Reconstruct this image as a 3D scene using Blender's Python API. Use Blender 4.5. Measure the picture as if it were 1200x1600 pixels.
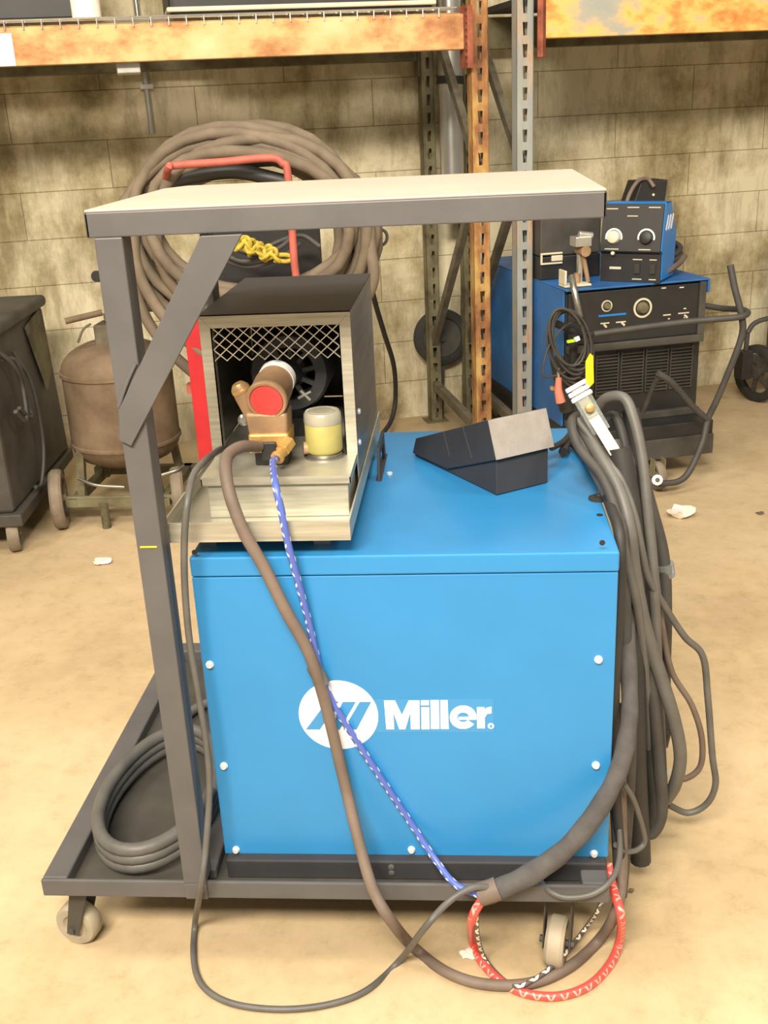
import bpy, bmesh, math, random
from mathutils import Vector, Matrix
random.seed(7)
PI = math.pi
for o in list(bpy.data.objects):
    bpy.data.objects.remove(o)
SC = bpy.context.scene
COL = SC.collection

# ------------------------------------------------------------ camera
CP = Vector((0.13875, -1.6, 1.57633))
YAW, PITCH, ROLL, FPX = 0.08766, 0.36352, -0.04870, 1646.65
_f = Vector((-math.sin(YAW)*math.cos(PITCH), math.cos(YAW)*math.cos(PITCH), -math.sin(PITCH)))
_r = _f.cross(Vector((0, 0, 1))).normalized()
_u = _r.cross(_f)
CR = _r*math.cos(ROLL) + _u*math.sin(ROLL)
CU = -_r*math.sin(ROLL) + _u*math.cos(ROLL)
cd = bpy.data.cameras.new('camera')
cam = bpy.data.objects.new('camera', cd)
COL.objects.link(cam)
cd.sensor_fit = 'VERTICAL'
cd.sensor_height = 36
cd.lens = FPX/1600*36
cd.clip_start = .02
m = Matrix((CR, CU, -_f)).transposed().to_4x4()
m.translation = CP
cam.matrix_world = m
SC.camera = cam

# ------------------------------------------------------------ world, lights, exposure
SC.view_settings.view_transform = 'Standard'
SC.view_settings.look = 'None'
SC.view_settings.gamma = 1
SC.view_settings.use_curve_mapping = False
SC.view_settings.exposure = 0.30
w = bpy.data.worlds.new('world')
SC.world = w
w.use_nodes = True
w.node_tree.nodes['Background'].inputs[0].default_value = (1.0, .90, .74, 1)
w.node_tree.nodes['Background'].inputs[1].default_value = .27


def area(name, loc, target, sx, sy, power, col=(1, .90, .74)):
    ld = bpy.data.lights.new(name, 'AREA')
    ld.shape = 'RECTANGLE'
    ld.size, ld.size_y = sx, sy
    ld.energy = power
    ld.color = col
    o = bpy.data.objects.new(name, ld)
    COL.objects.link(o)
    o.location = loc
    o.rotation_euler = (Vector(target)-Vector(loc)).to_track_quat('-Z', 'Y').to_euler()
    return o


area('ceiling_lamp', (-0.5, -3.4, 4.2), (-.1, 1.6, 0.2), 2.6, .7, 470)
area('ceiling_lamp', (-3.0, -.6, 4.4), (-.4, 1.2, 0), 1.2, 1.2, 90)
area('ceiling_lamp', (0.3, 0.5, 4.4), (0.2, .5, 0), 2.4, .5, 60)
area('ceiling_lamp', (3.0, -.6, 4.2), (1.5, 3, .5), 1.2, .6, 70)

# ------------------------------------------------------------ geometry helpers
T17 = math.radians(17)
RM = Matrix.Rotation(T17, 4, 'Z')          # the wall and the rack stand turned 17 degrees to the cart
RN = Vector((-math.sin(T17), math.cos(T17), 0))


def ray(x, y):
    return CR*((x-600)/FPX) - CU*((y-800)/FPX) + _f


def PP(x, y, p, n):
    d = ray(x, y)
    return CP + d*((Vector(p)-CP).dot(n)/d.dot(n))


def PY(x, y, Y): return PP(x, y, (0, Y, 0), Vector((0, 1, 0)))
def PZ(x, y, Z): return PP(x, y, (0, 0, Z), Vector((0, 0, 1)))
def PX(x, y, X): return PP(x, y, (X, 0, 0), Vector((1, 0, 0)))
def PB(x, y, b): return PP(x, y, RN*b, RN)          # world point at rack depth b
def RA(x, y, b): return RM.inverted() @ PB(x, y, b)  # same in rack coordinates (a, b, z)


def catmull(P, n=8, cyc=False):
    P = [Vector(p) for p in P]
    out = []
    N = len(P)
    rng = range(N) if cyc else range(N-1)
    for i in rng:
        if cyc:
            p0, p1, p2, p3 = P[(i-1) % N], P[i], P[(i+1) % N], P[(i+2) % N]
        else:
            p1, p2 = P[i], P[i+1]
            p0 = P[i-1] if i > 0 else p1*2-p2
            p3 = P[i+2] if i+2 < N else p2*2-p1
        for k in range(n):
            t = k/n
            out.append(.5*((2*p1)+(p2-p0)*t+(2*p0-5*p1+4*p2-p3)*t*t+(3*p1-p0-3*p2+p3)*t**3))
    if not cyc:
        out.append(P[-1])
    return out


class MB:
    def __init__(s, M=None):
        s.bm = bmesh.new()
        s.M = M if M is not None else Matrix.Identity(4)
        s.uv = s.bm.loops.layers.uv.new('UVMap')

    def v(s, p): return s.bm.verts.new(s.M @ Vector(p))

    def face(s, vs):
        try:
            return s.bm.faces.new(vs)
        except ValueError:
            return None

    def box(s, x0, x1, y0, y1, z0, z1):
        v = [s.v((x, y, z)) for z in (z0, z1) for y in (y0, y1) for x in (x0, x1)]
        for f in ((0, 2, 3, 1), (4, 5, 7, 6), (0, 1, 5, 4), (2, 6, 7, 3), (0, 4, 6, 2), (1, 3, 7, 5)):
            s.face([v[i] for i in f])
        return s

    def hexa(s, bot, top):
        """solid between two polygons with the same count"""
        a = [s.v(p) for p in bot]
        b = [s.v(p) for p in top]
        n = len(a)
        s.face(a[::-1])
        s.face(b)
        for i in range(n):
            s.face([a[i], a[(i+1) % n], b[(i+1) % n], b[i]])
        return s

    def ext(s, poly, vec):
        vec = Vector(vec)
        return s.hexa([Vector(p) for p in poly], [Vector(p)+vec for p in poly])

    def bar(s, p0, p1, w, h, up=(0, 0, 1)):
        """rectangular bar from p0 to p1, w across, h along up"""
        p0, p1, up = Vector(p0), Vector(p1), Vector(up)
        d = (p1-p0).normalized()
        sd = d.cross(up).normalized()
        u2 = sd.cross(d).normalized()
        q = [sd*(a*w/2)+u2*(b*h/2) for a, b in ((-1, -1), (1, -1), (1, 1), (-1, 1))]
        return s.hexa([p0+k for k in q], [p1+k for k in q])

    def cyl(s, p0, p1, r, seg=24, r2=None, cap=True):
        p0, p1 = Vector(p0), Vector(p1)
        r2 = r if r2 is None else r2
        d = (p1-p0).normalized()
        a = d.orthogonal().normalized()
        b = d.cross(a)
        A = [s.v(p0+(a*math.cos(2*PI*i/seg)+b*math.sin(2*PI*i/seg))*r) for i in range(seg)]
        B = [s.v(p1+(a*math.cos(2*PI*i/seg)+b*math.sin(2*PI*i/seg))*r2) for i in range(seg)]
        for i in range(seg):
            s.face([A[i], A[(i+1) % seg], B[(i+1) % seg], B[i]])
        if cap:
            s.face(A[::-1])
            s.face(B)
        return s

    def lathe(s, c, axis, prof, seg=32):
        """prof: list of (distance along axis, radius)"""
        c, d = Vector(c), Vector(axis).normalized()
        a = d.orthogonal().normalized()
        b = d.cross(a)
        rings = []
        for h, r in prof:
            if r < 1e-5:
                rings.append([s.v(c+d*h)])
            else:
                rings.append([s.v(c+d*h+(a*math.cos(2*PI*i/seg)+b*math.sin(2*PI*i/seg))*r) for i in range(seg)])
        for R0, R1 in zip(rings, rings[1:]):
            for i in range(seg):
                j = (i+1) % seg
                if len(R0) == 1 and len(R1) == 1:
                    continue
                if len(R0) == 1:
                    s.face([R0[0], R1[j], R1[i]])
                elif len(R1) == 1:
                    s.face([R0[i], R0[j], R1[0]])
                else:
                    s.face([R0[i], R0[j], R1[j], R1[i]])
        return s

    def tube(s, pts, r, seg=10, cyc=False, rf=None):
        pts = [Vector(p) for p in pts]
        n = len(pts)
        ups = None
        rings = []
        L = [0]
        for i in range(1, n):
            L.append(L[-1]+(pts[i]-pts[i-1]).length)
        prev = None
        for i in range(n):
            if cyc:
                d = pts[(i+1) % n]-pts[(i-1) % n]
            else:
                d = pts[min(i+1, n-1)]-pts[max(i-1, 0)]
            if d.length < 1e-9:
                d = Vector((0, 0, 1))
            d.normalize()
            if prev is None:
                a = d.orthogonal().normalized()
            else:
                a = prev-d*prev.dot(d)
                a = a.normalized() if a.length > 1e-6 else d.orthogonal().normalized()
            prev = a
            b = d.cross(a)
            rr = r*(rf(i/(n-1)) if rf else 1)
            rings.append([s.v(pts[i]+(a*math.cos(2*PI*k/seg)+b*math.sin(2*PI*k/seg))*rr) for k in range(seg)])
        for i in range(n if cyc else n-1):
            R0, R1 = rings[i], rings[(i+1) % n]
            off = 0
            if cyc and i == n-1:
                best = min(range(seg), key=lambda o: (R0[0].co-R1[o].co).length)
                off = best
            for k in range(seg):
                f = s.face([R0[k], R0[(k+1) % seg], R1[(k+1+off) % seg], R1[(k+off) % seg]])
                if f:
                    u0, u1 = L[i], (L[i+1] if i+1 < n else L[i]+.01)
                    for l, (uu, vv) in zip(f.loops, ((u0, k/seg), (u0, (k+1)/seg), (u1, (k+1)/seg), (u1, k/seg))):
                        l[s.uv].uv = (uu, vv)
        if not cyc:
            s.face(rings[0][::-1])
            s.face(rings[-1])
        return s

    def build(s, name, mat, parent=None, bevel=0, smooth=False, seg=2):
        bm = s.bm
        bmesh.ops.recalc_face_normals(bm, faces=bm.faces)
        if parent is not None:
            bm.transform(wm(parent).inverted())
        me = bpy.data.meshes.new(name)
        bm.to_mesh(me)
        bm.free()
        me.materials.append(mat)
        o = bpy.data.objects.new(name, me)
        COL.objects.link(o)
        if parent is not None:
            o.parent = parent
        if smooth:
            for p in me.polygons:
                p.use_smooth = True
            me.set_sharp_from_angle(angle=math.radians(38))
        if bevel:
            b = o.modifiers.new('bevel', 'BEVEL')
            b.width = bevel
            b.segments = seg
            b.limit_method = 'ANGLE'
            b.angle_limit = math.radians(40)
        return o


def wm(o):
    M = o.matrix_basis.copy()
    while o.parent:
        o = o.parent
        M = o.matrix_basis @ M
    return M


def tag(o, label=None, cat=None, group=None, kind=None):
    if label: o['label'] = label
    if cat: o['category'] = cat
    if group: o['group'] = group
    if kind: o['kind'] = kind
    return o


def thing(name, label, cat, loc=(0, 0, 0), rz=0, group=None):
    o = bpy.data.objects.new(name, None)
    o.empty_display_size = .05
    COL.objects.link(o)
    o.location = loc
    o.rotation_euler = (0, 0, rz)
    o.matrix_basis = Matrix.Translation(Vector(loc)) @ Matrix.Rotation(rz, 4, 'Z')
    return tag(o, label, cat, group)


# ------------------------------------------------------------ materials
def base(name, rough=.5, metal=0, spec=.5):
    m = bpy.data.materials.new(name)
    m.use_nodes = True
    nt = m.node_tree
    b = nt.nodes['Principled BSDF']
    b.inputs['Roughness'].default_value = rough
    b.inputs['Metallic'].default_value = metal
    b.inputs['Specular IOR Level'].default_value = spec
    return m, nt, b


def noise(nt, scale, detail=4, coord='Object', rough=.55, vec=None):
    tc = nt.nodes.new('ShaderNodeTexCoord')
    n = nt.nodes.new('ShaderNodeTexNoise')
    n.inputs['Scale'].default_value = scale
    n.inputs['Detail'].default_value = detail
    n.inputs['Roughness'].default_value = rough
    if vec is not None:
        mp = nt.nodes.new('ShaderNodeMapping')
        mp.inputs['Scale'].default_value = vec
        nt.links.new(tc.outputs[coord], mp.inputs[0])
        nt.links.new(mp.outputs[0], n.inputs['Vector'])
    else:
        nt.links.new(tc.outputs[coord], n.inputs['Vector'])
    return n


def ramp(nt, src, stops):
    r = nt.nodes.new('ShaderNodeValToRGB')
    e = r.color_ramp.elements
    while len(e) < len(stops):
        e.new(.5)
    for el, (p, c) in zip(e, stops):
        el.position = p
        el.color = (*c, 1) if len(c) == 3 else c
    nt.links.new(src, r.inputs[0])
    return r


def bump(nt, b, src, strength=.2, dist=.002):
    bp = nt.nodes.new('ShaderNodeBump')
    bp.inputs['Strength'].default_value = strength
    bp.inputs['Distance'].default_value = dist
    nt.links.new(src, bp.inputs['Height'])
    nt.links.new(bp.outputs[0], b.inputs['Normal'])


def mat(name, c, rough=.5, metal=0, var=.12, scale=12, bmp=0, spec=.5, vec=None):
    m, nt, b = base(name, rough, metal, spec)
    n = noise(nt, scale, 5, vec=vec)
    lo = tuple(x*(1-var) for x in c)
    hi = tuple(min(1, x*(1+var)) for x in c)
    r = ramp(nt, n.outputs['Fac'], [(.3, lo), (.7, hi)])
    nt.links.new(r.outputs[0], b.inputs['Base Color'])
    if bmp:
        n2 = noise(nt, scale*8, 3)
        bump(nt, b, n2.outputs['Fac'], bmp)
    return m


def mat_rust(name, stops, scale=6, rough=.75, bmp=.3, vec=None):
    m, nt, b = base(name, rough, .0, .3)
    n = noise(nt, scale, 8, rough=.65, vec=vec)
    r = ramp(nt, n.outputs['Fac'], stops)
    nt.links.new(r.outputs[0], b.inputs['Base Color'])
    n2 = noise(nt, scale*9, 4)
    bump(nt, b, n2.outputs['Fac'], bmp)
    return m


def mat_tracer(name, c, tc=(.9, .9, .9), k=30, width=.16, rough=.35):
    """hose with a printed helical fleck, using the tube's own length and angle"""
    m, nt, b = base(name, rough)
    uvn = nt.nodes.new('ShaderNodeUVMap')
    sp = nt.nodes.new('ShaderNodeSeparateXYZ')
    nt.links.new(uvn.outputs[0], sp.inputs[0])

    def mth(op, a, bb):
        q = nt.nodes.new('ShaderNodeMath')
        q.operation = op
        for i, z in enumerate((a, bb)):
            if z is None: continue
            if isinstance(z, (int, float)):
                q.inputs[i].default_value = z
            else:
                nt.links.new(z, q.inputs[i])
        return q.outputs[0]
    u = mth('MULTIPLY', sp.outputs[0], k)
    a1 = mth('FRACT', mth('ADD', u, mth('MULTIPLY', sp.outputs[1], 1.0)), None)
    a2 = mth('FRACT', mth('SUBTRACT', u, mth('MULTIPLY', sp.outputs[1], 1.0)), None)
    f1 = mth('LESS_THAN', a1, width)
    f2 = mth('LESS_THAN', a2, width)
    g = mth('GREATER_THAN', mth('FRACT', mth('MULTIPLY', sp.outputs[1], 2.0), None), .45)
    f = mth('MULTIPLY', mth('MAXIMUM', f1, f2), g)
    mx = nt.nodes.new('ShaderNodeMix')
    mx.data_type = 'RGBA'
    nt.links.new(f, mx.inputs[0])
    mx.inputs[6].default_value = (*c, 1)
    mx.inputs[7].default_value = (*tc, 1)
    nt.links.new(mx.outputs[2], b.inputs['Base Color'])
    return m


M = {}
M['blue'] = mat('blue_paint', (.028, .228, .53), .36, 0, .04, 6)
M['blue_dark'] = mat('dusty_blue_paint', (.02, .12, .36), .5, 0, .25, 5)
M['blue_bright'] = mat('glossy_blue_paint', (.01, .20, .62), .3, 0, .05, 6)
M['decal_blue'] = mat('decal_film', (.042, .25, .55), .25, 0, .02, 6)
M['white'] = mat('white_print', (.85, .85, .87), .4, 0, .02, 6)
M['frame'] = mat('dark_grey_paint', (.092, .088, .090), .5, 0, .12, 9, .08)
M['table_top'] = mat('pale_steel_plate', (.42, .34, .29), .45, 0, .06, 5)  # paler, warmer colour than the grey frame
M['black'] = mat('black_plastic', (.020, .019, .019), .5, 0, .2, 10)
M['black_dusty'] = mat('dusty_black_steel', (.055, .05, .043), .6, 0, .35, 7, .1)
M['char'] = mat('charcoal_paint_and_shade', (.035, .034, .038), .6, 0, .15, 10)
M['sleeve'] = mat('woven_grey_sleeve', (.075, .069, .068), .9, 0, .25, 22, .5)
M['cable'] = mat('grey_black_rubber', (.055, .052, .048), .6, 0, .2, 16, .1)
M['cable_dk'] = mat('dark_rubber', (.03, .028, .027), .6, 0, .2, 16, .1)
M['cable_lt'] = mat('light_grey_rubber', (.105, .10, .092), .5, 0, .2, 16, .1)
M['brown'] = mat('brown_rubber_hose', (.155, .115, .092), .65, 0, .2, 12, .1)
M['taupe'] = mat('dusty_brown_hose', (.15, .115, .08), .8, 0, .3, 9, .1)
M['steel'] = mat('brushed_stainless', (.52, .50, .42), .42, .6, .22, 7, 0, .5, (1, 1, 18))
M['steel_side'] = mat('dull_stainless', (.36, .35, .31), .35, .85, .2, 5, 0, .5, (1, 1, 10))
M['zinc'] = mat('zinc_plate', (.62, .61, .56), .3, .8, .1, 20)
M['bright'] = mat('screw_chrome', (.85, .85, .88), .3, .35, .05, 20)
M['bronze'] = mat('pump_bronze', (.36, .23, .13), .5, .25, .25, 18, .1)
M['brass'] = mat('brass', (.62, .38, .13), .4, .6, .25, 25)
M['red'] = mat('red_paint', (.45, .015, .022), .45, 0, .15, 9)
M['red_old'] = mat('faded_red_paint', (.42, .10, .075), .6, 0, .25, 14)
M['label_red'] = mat('red_label', (.75, .06, .06), .4, 0, .12, 60)
M['filter'] = mat('yellowed_filter', (.38, .34, .11), .45, 0, .18, 14)
M['filter_cap'] = mat('smoky_cap', (.35, .33, .26), .25, 0, .15, 14)
M['yellow'] = mat('yellow_plastic', (.85, .68, .02), .5, 0, .05, 10)
M['rope'] = mat('yellow_rope', (.45, .34, .04), .8, 0, .35, 60, .3)
M['paper'] = mat('crumpled_paper', (.80, .74, .66), .8, 0, .08, 20)
M['cream'] = mat('cream_plastic', (.62, .56, .42), .5, 0, .1, 10)
M['pink'] = mat('faded_red_plastic', (.60, .20, .14), .6, 0, .1, 10)
M['caster'] = mat('caster_polyurethane', (.36, .31, .23), .6, 0, .2, 14, .1)
M['tank'] = mat_rust('rusty_tank_paint', [(.3, (.10, .065, .04)), (.5, (.165, .115, .072)), (.7, (.23, .165, .11))], 5)
M['rust_orange'] = mat_rust('orange_beam_paint', [(.30, (.22, .09, .04)), (.42, (.42, .20, .085)), (.54, (.60, .40, .18)), (.75, (.64, .53, .31))], 3.2, vec=(1, 1, 1.6))
M['rust_mix'] = mat_rust('weathered_beam_paint', [(.30, (.30, .06, .02)), (.42, (.66, .26, .07)), (.50, (.80, .46, .13)), (.58, (.38, .35, .28)), (.75, (.26, .30, .30))], 3.0, vec=(1, 1, 1.8))
M['rust_post'] = mat_rust('rusted_yellow_post', [(.32, (.12, .05, .025)), (.46, (.30, .14, .055)), (.6, (.48, .30, .10)), (.75, (.42, .33, .18))], 7, vec=(1.5, 1.5, .6))
M['grey_post'] = mat_rust('grey_post_paint', [(.28, (.25, .07, .03)), (.40, (.40, .30, .22)), (.46, (.27, .28, .26)), (.75, (.33, .35, .33))], 5, vec=(2, 2, .5))
M['old_post'] = mat_rust('dirty_olive_post', [(.3, (.06, .05, .03)), (.5, (.16, .14, .08)), (.75, (.24, .22, .13))], 7)
M['strut'] = mat_rust('dirty_strut', [(.3, (.07, .06, .04)), (.6, (.16, .14, .10)), (.8, (.22, .19, .14))], 9)
M['plate'] = mat_rust('rust_red_plate', [(.3, (.15, .04, .025)), (.6, (.36, .11, .06)), (.8, (.5, .2, .1))], 12)
M['galv'] = mat('galvanised_duct', (.55, .54, .50), .3, .8, .2, 3, 0, .5, (3, 3, 1))
M['rubber'] = mat('tyre_rubber', (.028, .026, .024), .75, 0, .2, 14)
M['dustwheel'] = mat('dusty_tyre', (.20, .16, .115), .8, 0, .3, 12, .1)
M['knob'] = mat('ivory_knob', (.60, .55, .42), .4, 0, .05, 10)
M['blue_hose'] = mat_tracer('blue_braided_hose', (.085, .13, .45), (.7, .74, .85), 26)
M['red_hose'] = mat_tracer('red_braided_hose', (.70, .085, .07), (.80, .36, .30), 40, .16)
M['tracer'] = mat_tracer('black_tracer_hose', (.09, .08, .07), (.8, .75, .65), 34, .28)
M['clear'], _nt, _b = base('clear_plastic_sleeve', .12)
_b.inputs['Transmission Weight'].default_value = .85
_b.inputs['Base Color'].default_value = (.82, .88, .86, 1)
_b.inputs['IOR'].default_value = 1.3


def mat_wall():
    m, nt, b = base('painted_block_wall', .8, 0, .25)
    tc = nt.nodes.new('ShaderNodeTexCoord')
    sp = nt.nodes.new('ShaderNodeSeparateXYZ')
    cb = nt.nodes.new('ShaderNodeCombineXYZ')
    nt.links.new(tc.outputs['Object'], sp.inputs[0])
    nt.links.new(sp.outputs[0], cb.inputs[0])
    nt.links.new(sp.outputs[2], cb.inputs[1])
    br = nt.nodes.new('ShaderNodeTexBrick')
    br.inputs['Scale'].default_value = 1
    br.inputs['Brick Width'].default_value = .86
    br.inputs['Row Height'].default_value = .2175
    br.inputs['Mortar Size'].default_value = .0026
    br.inputs['Mortar Smooth'].default_value = .3
    br.inputs['Color1'].default_value = (.74, .67, .48, 1)
    br.inputs['Color2'].default_value = (.69, .62, .44, 1)
    br.inputs['Mortar'].default_value = (.33, .28, .17, 1)
    nt.links.new(cb.outputs[0], br.inputs['Vector'])
    n = noise(nt, 1.7, 8, rough=.7)
    r = ramp(nt, n.outputs['Fac'], [(.30, (.30, .27, .20)), (.43, (.66, .62, .52)), (.55, (1, 1, 1))])
    mx = nt.nodes.new('ShaderNodeMix')
    mx.data_type = 'RGBA'
    mx.blend_type = 'MULTIPLY'
    mx.inputs[0].default_value = 1
    nt.links.new(br.outputs[0], mx.inputs[6])
    nt.links.new(r.outputs[0], mx.inputs[7])
    # soot streaks running down from the top of the wall
    n3 = noise(nt, 5, 9, rough=.75, vec=(1, 1, .25))
    r3 = ramp(nt, n3.outputs['Fac'], [(.36, (.50, .46, .38)), (.54, (1, 1, 1))])
    mx2 = nt.nodes.new('ShaderNodeMix')
    mx2.data_type = 'RGBA'
    mx2.blend_type = 'MULTIPLY'
    mx2.inputs[0].default_value = .9
    nt.links.new(mx.outputs[2], mx2.inputs[6])
    nt.links.new(r3.outputs[0], mx2.inputs[7])
    nt.links.new(mx2.outputs[2], b.inputs['Base Color'])
    bump(nt, b, br.outputs['Fac'], -.6, .004)
    return m


def mat_floor():
    m, nt, b = base('worn_concrete', .55, 0, .3)
    n = noise(nt, 1.1, 9, rough=.62)
    r = ramp(nt, n.outputs['Fac'], [(.28, (.38, .28, .165)), (.45, (.50, .38, .23)), (.56, (.56, .43, .27)), (.75, (.61, .48, .31))])
    n2 = noise(nt, 14, 10, rough=.78)
    r2 = ramp(nt, n2.outputs['Fac'], [(.32, (.78, .76, .72)), (.45, (.93, .93, .91)), (.58, (1, 1, 1))])
    mx = nt.nodes.new('ShaderNodeMix')
    mx.data_type = 'RGBA'
    mx.blend_type = 'MULTIPLY'
    mx.inputs[0].default_value = 1
    nt.links.new(r.outputs[0], mx.inputs[6])
    nt.links.new(r2.outputs[0], mx.inputs[7])
    nt.links.new(mx.outputs[2], b.inputs['Base Color'])
    bump(nt, b, n2.outputs['Fac'], .12, .003)
    return m


# ------------------------------------------------------------ setting
f = MB().box(-6, 7, -4, 8, -.1, 0).build('floor', mat_floor())
tag(f, kind='structure')
WB = 3.86
wall = MB()
wall.M = Matrix.Translation((0, 0, .015))
wall.box(-7, 8, WB, WB+.2, -.015, 4.8)
wo = wall.build('wall_back', mat_wall())
wo.matrix_basis = RM @ Matrix.Translation((0, 0, -.015))
tag(wo, kind='structure')

# ------------------------------------------------------------ pallet rack
FB = 2.9
BB = 3.72


def upright(t, name, a0, a1, b, z0, z1, m, dep=.06, pitch=.0825, hz=.05, hw=.021, off=0.0, face=-1):
    """slotted channel post: front face with punched teardrop slots, two flanges and return lips"""
    mb = MB(RM)
    T = .003
    ac = (a0+a1)/2+off
    z = z0
    k = 0
    while z < z1-1e-4:
        zt = min(z+pitch, z1)
        zs0, zs1 = z+(pitch-hz)/2, z+(pitch+hz)/2
        if zt-z < pitch-1e-4:
            mb.box(a0, a1, b, b+T, z, zt)
            break
        mb.box(a0, a1, b, b+T, z, zs0)
        mb.box(a0, a1, b, b+T, zs1, zt)
        hb, ht = hw*.36, hw*.52
        mb.ext([(a0, b, zs0), (ac-hb, b, zs0), (ac-ht, b, zs1), (a0, b, zs1)], (0, T, 0))
        mb.ext([(ac+hb, b, zs0), (a1, b, zs0), (a1, b, zs1), (ac+ht, b, zs1)], (0, T, 0))
        z = zt
        k += 1
    mb.box(a0, a0+T, b, b+dep, z0, z1)
    mb.box(a1-T, a1, b, b+dep, z0, z1)
    mb.box(a0, a0+.018, b+dep-T, b+dep, z0, z1)
    mb.box(a1-.018, a1, b+dep-T, b+dep, z0, z1)
    return mb.build(name, m, t)


def frame(a, m, label, zf):
    org = RM @ Vector((a, (FB+BB)/2, 0))
    t = thing('upright_frame', label, 'rack frame', org, T17)
    upright(t, 'front_post', a-.037, a+.037, FB, .006, zf, m)
    upright(t, 'back_post', a-.032, a+.032, BB, .006, zf, M['old_post'])
    for b in (FB, BB):
        MB(RM).box(a-.06, a+.06, b-.03, b+.09, 0, .006).build('base_plate', M['old_post'], t)
    MB(RM).bar((a, FB+.05, .16), (a, BB+.01, .20), .035, .045).build('strut', M['strut'], t)
    MB(RM).bar((a-.0, FB+.05, 1.28), (a, BB+.02, .42), .03, .042).build('strut', M['strut'], t)
    MB(RM).bar((a, FB+.05, 1.34), (a, BB+.02, 2.1), .03, .042).build('strut', M['strut'], t)
    return t


frame(1.104, M['rust_post'], 'rusty orange slotted steel upright frame left of the grey one', 2.5)
frame(1.300, M['grey_post'], 'pale grey slotted steel upright frame with red rust stains down its left edge', 2.5)


def beam(t, a0, a1, b, z0, z1, m, ends=(0, 1), pm='plate'):
    MB(RM).box(a0, a1, b-.012, b+.04, z0, z1).build('beam_body', m, t, bevel=.004)
    for e in ends:
        a = a1 if e else a0
        s = 1 if e else -1
        mb = MB(RM)
        mb.box(min(a, a+s*.012), max(a, a+s*.012), b-.018, b+.05, z0-.07, z1+.03)
        c0, c1 = sorted((a, a+s*.035))
        mb.box(c0, c1, b-.018, b-.014, z0-.07, z1+.03)
        mb.build('end_plate', M[pm], t)


z0, z1 = 1.792, 1.935
t = thing('shelf_beam', 'orange rusty shelf beam across the upper left', 'shelf beam', RM @ Vector((-.5, FB, z0)), T17)
beam(t, -3.2, 1.03, FB-.02, z0, z1-.012, M['rust_orange'], (1,))
MB(RM).box(-3.2, 1.03, FB+.02, FB+.04, z1-.02, z1-.004).build('step_ledge', M['rust_orange'], t)
p = RA(8, 78, FB-.033)
MB(RM).box(p.x-.10, p.x+.03, FB-.0335, FB-.0325, p.z-.055, p.z+.055).build('price_tag', M['white'], t)
t = thing('shelf_beam', 'weathered orange and blue-grey shelf beam at the upper right', 'shelf beam', RM @ Vector((2.5, FB, 1.83)), T17)
beam(t, 1.375, 5.2, FB-.02, 1.822, 1.985, M['rust_mix'], (0,))
t = thing('shelf_beam', 'dark rear shelf beam by the wall behind the left beam', 'shelf beam', RM @ Vector((-.5, BB, z0)), T17)
beam(t, -3.2, 1.06, BB+.03, z0+.0, z1, M['old_post'], (1,), 'old_post')
t = thing('shelf_beam', 'dark rear shelf beam by the wall behind the right beam', 'shelf beam', RM @ Vector((2.5, BB, 1.83)), T17)
beam(t, 1.345, 5.2, BB+.03, 1.83, 1.97, M['old_post'], (0,), 'old_post')

# wire deck of the left bay
t = thing('wire_deck', 'wire mesh decking lying on the left shelf beams', 'shelf deck', RM @ Vector((-.5, FB, z1)), T17)
mb = MB(RM)
for i in range(62):
    a = -3.1+i*.066
    mb.cyl((a, FB-.036, z1+.006), (a, BB+.05, z1+.006), .003, 6)
    mb.cyl((a, FB-.036, z1+.008), (a, FB-.036, z1-.022), .003, 6)
mb.build('cross_wire', M['zinc'], t)['kind'] = 'stuff'
mb = MB(RM)
for i in range(12):
    b = FB-.034+i*.075
    mb.cyl((-3.15, b, z1+.011), (1.0, b, z1+.011), .0035, 6)
mb.build('long_wire', M['zinc'], t)['kind'] = 'stuff'
for i in range(5):
    a = -2.6+i*.78
    MB(RM).box(a, a+.05, FB+.041, BB+.01, z1-.05, z1-.004).build('deck_channel', M['old_post'], t)
# right bay deck: board
tag(MB(RM).box(1.4, 5.1, FB+.0, BB+.06, 1.986, 2.01).build('shelf_board', M['black_dusty']),
    'dark board lying on the right shelf beams', 'shelf board')
# dark load on the left shelf
t = thing('storage_case', 'long black case with a pale rim on the left shelf, cut by the top edge', 'case', RM @ Vector((.35, FB+.3, z1+.0175)), T17)
MB(RM).box(-.12, .93, FB+.05, FB+.6, z1+.0175, z1+.40).build('case_body', M['black'], t, bevel=.02)
MB(RM).box(-.13, .94, FB+.04, FB+.61, z1+.03, z1+.048).build('case_rim', M['cream'], t, bevel=.006)
t = thing('storage_case', 'black case with no rim at the far left of the left shelf', 'case', RM @ Vector((-.9, FB+.3, z1+.0175)), T17)
MB(RM).box(-1.5, -.46, FB+.06, FB+.6, z1+.0175, z1+.5).build('case_body', M['black'], t, bevel=.01)
p = RA(133, 8, FB+.03)
t = thing('paper_roll', 'small white roll standing on the left shelf between two black cases', 'roll', RM @ Vector((p.x, FB+.07, z1+.0175)), T17)
MB(RM).cyl((p.x, FB+.07, z1+.0175), (p.x, FB+.07, z1+.20), .055, 24).build('roll_body', M['paper'], t, smooth=True)
# hanger lug under beam
p = RA(203, 110, FB+.1)
t = thing('beam_bracket', 'small grey steel bracket under the left orange beam', 'bracket', RM @ Vector((p.x, FB+.1, 1.78)), T17)
MB(RM).box(p.x-.05, p.x+.04, FB+.02, FB+.2, 1.755, 1.792).build('bracket_plate', M['galv'], t, bevel=.003)

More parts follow.
